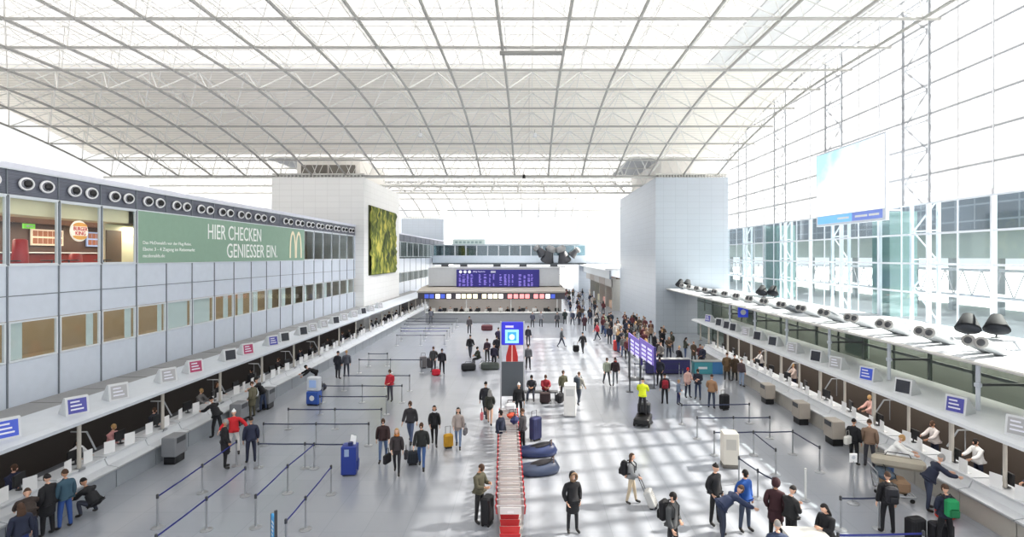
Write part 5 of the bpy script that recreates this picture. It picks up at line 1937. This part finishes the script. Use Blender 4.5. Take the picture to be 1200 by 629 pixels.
# purple boards of the queue
PUR = mat('board_purple', (142, 124, 206), .45, emit=.2)
for q, (px0, px1, Y, lab) in enumerate(((736.5, 748, 35.5, 'upright purple queue board, the farther and smaller of two'), (749.5, 763, 33.4, 'upright purple queue board, the nearer and larger of two'))):
    xa, xb = (px0 - VX) * Y / FPX, (px1 - VX) * Y / FPX
    L = xb - xa
    e = thing('queue_board', lab, 'sign board', (xa, Y, 0), 0, 'purple queue boards')
    MB().sheet([(.0, 0, 1.75), (L * .95, -.9, 1.35), (L * .95, -.9, 2.5), (0, 0, 2.95)], (.05, .04, 0)).build('board', PUR, e)
    t = MB()
    for r in range(4):
        for c in range(2):
            u0, u1 = .15 + .42 * c, .45 + .42 * c
            zb = 1.75 + .25 * r
            f = lambda u, z: (L * .95 * u - .01, -.9 * u - .012, z - u * .42)
            t.sheet([f(u0, zb + .02), f(u1, zb + .02), f(u1, zb + .16), f(u0, zb + .16)], (-.004, -.004, 0))
    t.build('lettering', mat('board_lettering', (226, 220, 250), .5, emit=.5), e)
    MB().box(L * .95, L * .95 + .12, -.98, -.82, 1.0, 2.5).build('side_box', mat('board_violet', (62, 54, 130), .5), e)
    for (u, z) in ((0, 2.95), (1, 2.5)):
        MB().tube([(L * .95 * u + .03, -.9 * u + .03, 0), (L * .95 * u + .03, -.9 * u + .03, z)], .035, 6).build('post', DARKSTEEL, e)
    MB().box(-.05, L * .95 + .1, -1.0, .1, 0, .02).build('foot', DARKSTEEL, e)
e = thing('queue_mast', 'tall thin dark mast before the purple boards', 'mast', (*feet(738, 459), 0))
MB().tube([(0, 0, 0), (0, 0, 3.2)], .04, 6).build('shaft', DARKSTEEL, e)
MB().lathe([(.22, 0), (.22, .02), (.05, .04)], 12).build('foot', DARKSTEEL, e)
x, y = feet(830, 438)
tc_ = thing('teal_counter', 'low teal and blue counter before the far right desks', 'counter', (x, y + .2, 0))
MB().rbox(-.98, .25, -.3, .3, 0, .82, .03).build('teal_section', mat('counter_teal', (72, 150, 160), .5), tc_)
MB().rbox(.26, .96, -.3, .3, 0, .82, .03).build('blue_section', mat('counter_blue', (66, 124, 178), .5), tc_)
MB().rbox(-1.0, .98, -.33, .33, .82, .87, .015).build('counter_top', mat('counter_top_grey', (150, 154, 152), .5), tc_)
MB().box(-.7, -.1, -.31, -.298, .35, .5).build('lettering', WHITE, tc_)
e = thing('queue_desk', 'long navy queue desk at the front of the crowded right queue', 'desk', (9.4, 36.6, 0))
MB().rbox(-1.5, 1.5, -.25, .25, .06, 1.0, .03).build('body', mat('queue_navy', (44, 42, 92), .5), e)
MB().rbox(-1.55, 1.55, -.3, .3, 1.0, 1.05, .015).build('desk_top', GREY, e)
MB().box(-1.4, 1.4, -.2, .2, 0, .06).build('plinth', BLACK, e)

# ================================================================ nested baggage trolleys in the middle
TRED = mat('trolley_red', (186, 36, 42), .45)
TSIL = mat('trolley_silver', (192, 190, 190), .35, .6)
TR = thing('baggage_trolley', 'x', 'baggage trolley')
MB().tube([(-.26, -.5, .14), (-.34, .5, .20)], .026, 6).tube([(.26, -.5, .14), (.34, .5, .20)], .026, 6).tube([(-.26, -.5, .14), (.26, -.5, .14)], .026, 6).build('base_frame', TSIL, TR)
MB().sheet([(-.25, -.47, .15), (.25, -.47, .15), (.32, .44, .215), (-.32, .44, .215)], (0, 0, .018)).build('load_deck', mat('trolley_deck', (196, 190, 186), .45), TR)
for s in (-1, 1):
    MB().tube([(s * .34, .48, .2), (s * .36, -.02, .86), (s * .37, -.16, 1.02)], .028, 6).build('side_tube', TSIL, TR)
    MB().bar((s * .385, .16, .66), (s * .41, -.05, .98), .05, .07).build('side_guard', TRED, TR)
MB().tube([(-.37, -.16, 1.02), (.37, -.16, 1.02)], .016, 6).build('push_bar', TSIL, TR)
MB().sheet([(-.30, -.02, .72), (.30, -.02, .72), (.30, -.12, .96), (-.30, -.12, .96)], (0, -.012, -.004)).build('sign_plate', mat('plate_silver', (226, 224, 222), .4), TR)
MB().sheet([(-.09, -.045, .76), (.09, -.045, .76), (.09, -.095, .92), (-.09, -.095, .92)], (0, -.012, -.004)).build('sticker', PAPER, TR)
MB().sheet([(-.25, -.49, .16), (.25, -.49, .16), (.29, -.53, .42), (-.29, -.53, .42)], (0, .015, 0)).build('front_panel', TRED, TR)
for x_, y_ in ((-.28, .4), (.28, .4), (-.2, -.42), (.2, -.42)):
    MB().lathe([(.05, -.018), (.07, 0), (.05, .018)], 10, o=(x_, y_, .072), axis=(1, 0, 0)).build('wheel', RUBBER, TR)
ntr = 25
for q in range(ntr):
    yy = 15.2 + .40 * q
    xx = -.52 - .018 * q
    lab = 'red and silver baggage trolley in the nested row, %s from the near end' % ORD[q]
    if q == 0:
        TR.location = (xx, yy, 0)
        tag(TR, lab, group='nested baggage trolleys')
    else:
        dup(TR, (xx, yy, 0), 0, lab)
# things piled at its far end
holdall('white carrier bag on the far end of the trolley row', -.85, 24.2, 10, (222, 222, 226), .5, .3, .35, 1.06)
holdall('navy bag lying on the far end of the trolley row', -.6, 22.3, 80, (50, 56, 100), .5, .3, .3, 1.06)
holdall('orange-red bag lying on the trolley row', -.75, 23.0, 10, (200, 84, 60), .4, .3, .26, 1.06)
suitcase('tall dark blue suitcase right of the trolley row', .28, 23.4, 40, (52, 56, 96), .5, .32, 1.0, .25)


def tub(loc, rz, lab, c):
    e = thing('ride_on_tub', lab, 'tub', loc, rz, 'blue rounded tubs')
    prof = ((0, .05, .66, .28), (.06, .0, .80, .38), (.20, .0, .84, .40), (.32, -.04, .72, .33))
    rings = []
    for z, o, a, b in prof:
        rings.append([(o + a * math.cos(2 * PI * k / 24), b * math.sin(2 * PI * k / 24), z + (.16 * max(0, math.cos(2 * PI * k / 24)) if z > .2 else 0)) for k in range(24)])
    MB().loft(rings).build('shell', mat('tub_blue_%d' % c[0], c, .4), e, True)
    MB().loft([[(.12 + .42 * math.cos(2 * PI * k / 18) * s, .24 * math.sin(2 * PI * k / 18) * s, .40 + .02 * q + .09 * math.cos(2 * PI * k / 18) * s) for k in range(18)] for q, s in enumerate((1.08, 1.0))]).build('dark_hollow', mat('tub_dark', (40, 38, 44), .7), e, True)  # dark cap drawn for the shade inside the tub's hole
    MB().tube([(.56, .22, .46), (.6, .0, .6), (.56, -.22, .46)], .025, 6).build('grip', mat('tub_brown', (90, 70, 62), .5), e)


x, y = feet(630, 556)
tub((x, y + .1, 0), .15, 'grey-blue rounded tub right of the trolley row, nearer one', (70, 80, 104))
x, y = feet(626, 530)
tub((x + .1, y - .3, 0), .1, 'dark blue rounded tub right of the trolley row, farther one', (46, 58, 100))

# ================================================================ the check-in island at the far end
YI = 64.6
isl = thing('island_counter', 'long grey check-in island counter across the far hall', 'counter', (0, YI, 0))
MB().rbox(-12.4, 4.3, 0, .9, 0, 1.15, .04).build('counter_body', mat('island_grey', (132, 134, 138), .5), isl)
MB().rbox(-12.5, 4.4, -.06, .96, 1.15, 1.24, .02).build('counter_top', mat('island_white', (214, 214, 214), .4), isl)
cn = thing('island_canopy', 'grey roof over the far check-in island with a brown sloping front', 'canopy', (0, YI, 0))
MB().loft([[(-13.4, -.4, 3.62), (4.4, -.4, 3.62), (4.4, -.4, 3.8), (-13.4, -.4, 3.8)], [(-13.2, 1.6, 3.5), (4.2, 1.6, 3.5), (4.2, 1.6, 4.2), (-13.2, 1.6, 4.2)], [(-13.2, 7, 3.5), (4.2, 7, 3.5), (4.2, 7, 4.3), (-13.2, 7, 4.3)]]).build('roof', mat('island_roof', (150, 144, 136), .6), cn)
MB().box(-13.3, 4.3, -.34, -.1, 2.86, 3.6).build('light_box_back', mat('island_band', (64, 60, 66), .5), cn)
LT = {'w': mat('panel_white_lit', (255, 246, 236), .4, emit=1.6), 'y': mat('panel_yellow_lit', (255, 240, 196), .4, emit=1.5), 'r': mat('panel_rose_lit', (250, 140, 140), .4, emit=1.2), 'b': mat('panel_blue_lit', (70, 90, 190), .4, emit=.5)}
seq = [(500, 'b'), (506, 'b'), (513, 'w'), (519, 'b'), (526, 'w'), (537, 'w'), (543.5, 'y'), (550, 'y'), (557, 'y'), (567.5, 'y'), (574.5, 'w'), (580.5, 'y'), (587, 'w'), (597.5, 'r'), (604.5, 'r'), (611.5, 'r'), (618, 'r'), (628, 'r'), (635, 'r'), (642, 'w'), (648, 'b')]
for q, (px, c) in enumerate(seq):
    X = (px - VX) * (YI - .35) / FPX
    nm = {'w': 'white', 'y': 'yellowish', 'r': 'rosy', 'b': 'blue'}[c]
    e = thing('lit_counter_sign', 'small lit %s sign over the far check-in island, %s from the left' % (nm, ORD[q]), 'sign', (X, YI - .36, 2.96), 0, 'lit signs of the island')
    MB().box(-.25, .25, -.06, 0, 0, .5).build('panel', LT[c], e)
    MB().box(-.26, .26, -.05, 0, -.02, 0).build('lower_edge', BLACK, e)
for q, X in enumerate((-12.6, -7.6, -2.2, 3.4)):
    e = thing('island_post', 'slim white post of the island roof, %s from the left' % ORD[q], 'post', (X, YI + .5, 1.24), 0, 'posts of the island roof')
    MB().tube([(0, 0, 0), (0, 0, 2.26)], .07, 6).build('shaft', OFFWHITE, e)
    MB().box(-.12, .12, -.12, .12, 0, .04).build('foot_plate', STEEL, e)
struct(MB().box(-13, 4.2, YI + 5, YI + 5.2, 0, 3.5).build('wall_island_back', mat('island_back', (150, 146, 144), .6)))
for q in range(12):
    e = thing('desk_monitor', 'dark monitor on the far island counter, %s from the left' % ORD[q], 'monitor', (-11.6 + 1.36 * q, YI + .5, 1.24), -PI / 2, 'monitors of the island')
    MB().rbox(-.03, .03, -.26, .26, .1, .48, .01).build('screen', BLACK if q % 3 else OFFWHITE, e)
    MB().tube([(0, 0, 0), (0, 0, .14)], .05, 6).build('stand', DARKSTEEL, e)
random.seed(8)
for q in range(14):
    X = -12 + 1.18 * q + random.uniform(-.3, .3)
    person('clerk in %s behind the far island counter, %s from the left' % (['black', 'navy', 'white', 'black'][q % 4], ORD[q]), X, YI + 1.6, random.uniform(-25, 25), random.choice(['drive', 'stand']), [K, NV, (214, 214, 216), (40, 38, 42)][q % 4], NV, random.choice(['short', 'long']), random.choice(['black', 'brown']), 1.74, group='clerks of the island')
# departure board
bd = thing('departure_board', 'wide violet-blue departure board above the far check-in island', 'board', (0, YI + 1.5, 0))
bx0, bx1 = (535 - VX) * 66 / FPX, (632 - VX) * 66 / FPX
MB().box(bx0, bx1, -.15, .15, 4.25, 6.35).build('board_case', mat('board_blue', (34, 28, 108), .4, emit=.05), bd)
t = MB()
random.seed(4)
for c, (u, w_) in enumerate(((.03, .03), (.07, .04), (.125, .025), (.17, .03), (.27, .03), (.33, .04), (.395, .02), (.44, .02), (.52, .03), (.575, .03), (.625, .02), (.67, .02), (.75, .035), (.81, .03), (.86, .03), (.90, .025))):
    for r in range(11):
        if random.random() < .85:
            xx = bx0 + (bx1 - bx0) * u
            t.box(xx, xx + (bx1 - bx0) * w_ * random.uniform(.6, 1), -.165, -.15, 4.33 + r * .135, 4.40 + r * .135)
t.build('flight_row', mat('flight_violet', (140, 124, 214), .5, emit=.3), bd)
t = MB()
for q in range(3):
    xx = bx0 + .5 + .55 * q
    t.lathe([(.19, 0), (.19, .015)], 16, o=(xx, -.15, 6.07), axis=(0, -1, 0))
t.build('header_symbol', WHITE, bd)
lettering('Abflug  Departures', (bx0 + 2.0, -.152, 5.98), 1.5, .2, FACE_Y).build('header_line', mat('board_header', (214, 208, 240), .5, emit=.4), bd)
MB().box(bx0 + 4.2, bx0 + 4.8, -.165, -.15, 5.95, 6.2).build('clock', mat('board_clock', (170, 170, 190), .5), bd)
bk = thing('board_housing', 'grey box structure carrying the departure board', 'housing', (0, YI + 2, 0))
MB().box(-12.4, 3.8, -.3, 4, 4.32, 6.55).build('box_body', mat('housing_grey', (164, 166, 170), .6), bk)
MB().box(-12.0, 4.5, -.35, 4.2, 6.55, 6.72).build('top_slab', mat('housing_white', (206, 208, 210), .5), bk)
t = MB()
for X in (-10.8, -8.5, -4.4, -1.2, 2.6):
    t.box(X, X + .9, -.4, -.34, 6.72, 7.0)
t.build('roof_unit', DARKSTEEL, bk)
for q, (pa, pb) in enumerate(((640, 651), (655, 674))):
    e = thing('light_box', 'glaring white lit panel right of the departure board, %s one' % ['smaller left', 'larger right'][q], 'light panel', ((pa - VX) * 66 / FPX, YI + 1.9, 5.75), 0, 'lit panels by the board')
    MB().box(0, (pb - pa) * 66 / FPX, -.12, 0, 0, .62).build('panel', mat('light_panel_white', (255, 255, 255), .5, emit=1.6), e)
    MB().box(0, (pb - pa) * 66 / FPX, -.02, .05, -.05, 0).build('frame', DARKSTEEL, e)

# bridge across the far hall
YB = 100.0
br_ = thing('cross_bridge', 'glazed footbridge spanning the far hall behind the departure board', 'bridge', (0, YB, 0))
bxa, bxb = -17.9, 10.6
MB().box(bxa, bxb, -.2, 4, 6.75, 8.1).build('parapet', mat('bridge_pale_blue', (196, 208, 220), .45), br_)
MB().box(bxa, bxb, -.3, 4.2, 9.95, 10.2).build('roof', mat('bridge_roof', (170, 182, 190), .5), br_)
MB().box(bxa, bxb, 3.8, 4, 8.1, 9.95).build('rear_wall', mat('bridge_rear', (166, 178, 182), .5), br_)
for q in range(15):
    xx = bxa + q * (bxb - bxa - .2) / 14
    MB().box(xx, xx + .2, -.2, .0, 8.1, 9.95).build('mullion', mat('bridge_mullion', (190, 198, 204), .4), br_)
MB().box(bxa, bxb, -.1, -.06, 8.1, 9.95).build('pane', glass('bridge_glass', (206, 222, 226), .9, gloss=.15), br_)
for q, (xx, wx, c) in enumerate(((-16.6, 1.6, (236, 236, 236)), (-12.8, 1.4, (150, 136, 100)), (-5.6, 2.6, (96, 108, 110)), (-2.2, 2.8, (120, 130, 130)))):
    e = thing('bridge_board', ['white', 'olive', 'dark grey', 'mid grey'][q] + ' panel standing inside the glazed footbridge', 'panel', (xx, YB + 1.6, 8.105), 0, None)
    MB().box(0, wx, 0, .1, 0, 1.45).build('panel', mat('bridge_panel%d' % q, c, .6), e)
    MB().box(0, wx, .1, .3, 0, .06).build('foot', DARKSTEEL, e)
MB().box(bxa, bxb, -.35, .4, 6.45, 6.75).build('soffit_band', mat('bridge_dark_band', (88, 98, 104), .5), br_)
rg = thing('roof_plant', 'small louvred plant box on the footbridge roof', 'plant box', (-14.4, YB + 1, 10.2))
MB().box(0, 6.0, 0, 2, 0, .95).build('box_body', mat('plant_grey', (190, 204, 202), .6), rg)
t = MB()
for q in range(7):
    t.box(.5 + .75 * q, 1.0 + .75 * q, -.03, 0, .2, .6)
t.build('louvre', mat('plant_louvre', (140, 160, 158), .6), rg)

# hanging loudspeaker clusters
SPK = mat('cluster_dark', (54, 56, 62), .5)
SPG = mat('cluster_grey', (120, 122, 124), .6)
for q, (px, py, s, lab) in enumerate(((633, 294, .9, 'grey horn cluster before the footbridge, leftmost'), (643, 299, 1.25, 'big dark horn loudspeaker before the footbridge, left of two'), (660, 299, 1.25, 'big dark horn loudspeaker before the footbridge, right of two'), (673, 296, .8, 'small dark horn before the footbridge, rightmost'))):
    p = at(px, py, 97.5)
    s *= 1.5
    e = thing('horn_loudspeaker', lab, 'loudspeaker', (p.x, p.y, p.z), 0, 'horn cluster')
    dx = [-.8, .28, -.3, .9][q]
    MB().lathe([(.68 * s, -.6 * s), (.62 * s, -.5 * s), (.30 * s, .5 * s), (.24 * s, .56 * s)], 14, axis=(dx, -.5, 1.0)).build('horn', SPK, e, True)
    MB().lathe([(.42 * s, .42 * s), (.52 * s, .6 * s), (.4 * s, .9 * s), (.1, .95 * s)], 12, axis=(dx * 1.4, -.2, 1.0)).build('driver', SPG, e, True)
    MB().tube([(0, 0, .5 * s), (0, .6, .5 * s), (0, 2.15, -.2)], .07, 6).build('bracket', GREY, e)
e = thing('roof_camera', 'small black device hanging under the roof near the towers', 'camera', at(614, 209, 54.0))
MB().lathe([(.14, 0), (.16, .1), (.1, .35), (.05, .4)], 10).build('housing', BLACK, e)
MB().tube([(0, 0, .4), (0, 0, .9)], .025, 5).build('rod', BLACK, e)
e = thing('ceiling_fixture', 'dark horizontal tube lamp under the skylight near the middle', 'lamp', (0.1, 30.2, 19.2))
MB().tube([(-1.75, 0, .2), (1.75, 0, .2)], .13, 8).build('tube', mat('fixture_grey', (128, 128, 126), .5), e)
for s in (-1.4, 0, 1.4):
    MB().tube([(s, 0, .3), (s, .2, .6)], .02, 5).build('hanger', GREY, e)

# spotlights high in the roof, lit
k = 0
for y in (47, 60, 76, 92, 106):
    for x in (-9.5, .5):
        z = zroof(y) - .35
        e = thing('roof_spotlight', 'small white spotlight under the roof on the %s, %s from the near end' % (['left', 'right'][x > 0], ORD[k // 2]), 'lamp', (x, y, z), 0, 'roof spotlights')
        MB().lathe([(.16, .1), (.18, .12), (.14, .42), (.05, .45)], 12).build('housing', WHITE, e)
        MB().tube([(0, 0, .44), (0, 0, .75)], .02, 5).build('rod', GREY, e)
        sl = bpy.data.lights.new('roof_spotlight_lamp', 'SPOT')
        sl.energy, sl.spot_size, sl.spot_blend, sl.shadow_soft_size = (8000 if y < 70 else 4500), 2.1, .8, .12
        so_ = bpy.data.objects.new('roof_spotlight_lamp', sl)
        so_.location = (x, y, z + .08)
        COL.objects.link(so_)
        k += 1

# shops along the far right
shops = [(79, (150, 120, 96)), (86, (168, 116, 104)), (93, (156, 150, 120)), (100, (128, 132, 140)), (107, (150, 138, 128))]
for q, (y0, c) in enumerate(shops):
    e = thing('retail_shop', 'open shop front along the far right aisle, %s from the near end' % ORD[q], 'shop', (12.4, y0, 0), 0, 'shops of the far right aisle')
    MB().box(1.5, 1.6, 0, 6.8, 0, 4.6).build('rear_wall', mat('shop_wall%d' % q, c, .7), e)
    MB().box(-.2, 1.6, 0, .2, 0, 4.6).build('pier', mat('shop_pier', (168, 166, 160), .6), e)
    MB().box(-.3, -.1, 0, 6.8, 3.4, 4.6).build('fascia', mat('shop_fascia%d' % (q % 2), [(140, 138, 136), (120, 110, 104)][q % 2], .6), e)
    MB().rbox(.2, .9, .8, 5.8, 0, 1.1, .04).build('sales_counter', mat('shop_counter%d' % q, tuple(min(255, v + 40) for v in c), .6), e)
    t = MB()
    random.seed(q)
    for a in range(6):
        for b in range(3):
            t.box(1.3, 1.5, .4 + a * 1.05, 1.2 + a * 1.05, 1.3 + b * .65, 1.3 + b * .65 + random.uniform(.25, .5))
    t.build('shelf_goods', mat('shop_goods%d' % q, [(176, 60, 56), (206, 150, 90), (90, 110, 70), (196, 190, 176), (70, 80, 120)][q], .6), e)
sr = thing('shop_roof', 'bright white flat roof over the far right shops', 'roof slab', (0, 79, 0))
MB().box(11.2, 20, 0, 39, 5.9, 6.25).build('slab', WHITE, sr)
MB().box(11.8, 12.1, 0, 39, 4.6, 5.9).build('upper_band', mat('shop_band', (150, 158, 166), .5), sr)

# ---------------------------------------------------------------- pieces of parts go one level deeper
SUBS = {'suitcase': {'shell_rib': 'shell'}, 'backpack': {'front_pocket': 'sack'}, 'travel_bag': {'zip': 'bag_body', 'grip': 'bag_body'},
        'canopy_screen': {'display': 'housing', 'display_text': 'housing'}, 'advertising_screen': {'picture': 'casing', 'blue_caption': 'casing', 'violet_caption': 'casing', 'caption_line': 'casing'},
        'advertising_banner': {'slogan': 'banner_sheet', 'small_print': 'banner_sheet', 'arches_logo': 'banner_sheet'}, 'departure_board': {'flight_row': 'board_case', 'header_symbol': 'board_case', 'header_line': 'board_case', 'clock': 'board_case'},
        'information_pylon': {'picture_frame': 'screen_box', 'picture': 'screen_box', 'symbol': 'screen_box', 'headline': 'screen_box'}, 'pale_kiosk': {'screen': 'housing'}, 'white_pillar_box': {'screen': 'housing'},
        'baggage_trolley': {'sticker': 'sign_plate'}, 'barrier_post': {'belt_head': 'pole'}, 'scale_cabinet': {'display': 'housing'}, 'litter_bin': {'notice': 'housing', 'side_flap': 'housing'},
        'self_service_stand': {'screen': 'head', 'emblem': 'base_cabinet'}, 'information_stand': {'notice_line': 'board'}, 'queue_board': {'lettering': 'board'}, 'sign_stand': {'symbol': 'sign_panel'},
        'counter_card': {'emblem': 'card'}, 'menu_board': {'food_picture': 'board'}, 'round_shop_sign': {'bun': 'sign_disc', 'lettering': 'sign_disc'}, 'hanging_sign': {'symbol': 'sign_box'}, 'exit_sign': {'arrow': 'sign_box'},
        'air_nozzle': {'nozzle_core': 'bowl'}, 'teal_counter': {'lettering': 'teal_section'}, 'person': {'scarf': 'jacket'}, 'red_totem': {'stripe': 'body'}}
import re as _re
stem = lambda n: _re.sub(r'\.\d+$', '', n)
for o in list(COL.objects):
    if o.parent is None and stem(o.name) in SUBS:
        kids = list(o.children)
        by = {}
        for c in kids:
            by.setdefault(stem(c.name), c)
        for c in kids:
            p = by.get(SUBS[stem(o.name)].get(stem(c.name)))
            if p is not None:
                c.parent = p
# ================================================================ light, sky, camera
W_ = bpy.data.worlds.new('sky')
S.world = W_
W_.use_nodes = True
bg = W_.node_tree.nodes['Background']
bg.inputs['Color'].default_value = (.93, .965, 1, 1)
bg.inputs['Strength'].default_value = 1.25
su = bpy.data.lights.new('sun', 'SUN')
su.energy = 36.0
su.angle = math.radians(.9)
su.color = (1, .93, .82)
so = bpy.data.objects.new('sun', su)
el, az = math.radians(42), math.radians(12)         # from the right, a little from ahead
d = Vector((math.cos(el) * math.cos(az), math.cos(el) * math.sin(az), math.sin(el)))
so.rotation_euler = d.to_track_quat('Z', 'Y').to_euler()
so.location = (60, 40, 60)
COL.objects.link(so)
ca = bpy.data.cameras.new('camera')
ca.sensor_width = 36
ca.lens = FPX / 1200 * 36
ca.shift_x = -(VX - 600) / 1200
ca.shift_y = -(314.5 - VY) / 1200
ca.clip_end = 1000
co = bpy.data.objects.new('camera', ca)
co.location = (0, 0, EYE)
co.rotation_euler = (PI / 2, 0, 0)
COL.objects.link(co)
S.camera = co
vs_ = S.view_settings
vs_.view_transform = 'Standard'
vs_.look = 'None'
vs_.gamma = 1
vs_.use_curve_mapping = False
vs_.exposure = 0.0
S.cycles.use_denoising = True
S.cycles.max_bounces = 8
S.cycles.diffuse_bounces = 5
S.cycles.transparent_max_bounces = 16
S.cycles.transmission_bounces = 6
S.cycles.caustics_reflective = False
S.cycles.caustics_refractive = False
S.cycles.sample_clamp_indirect = 6
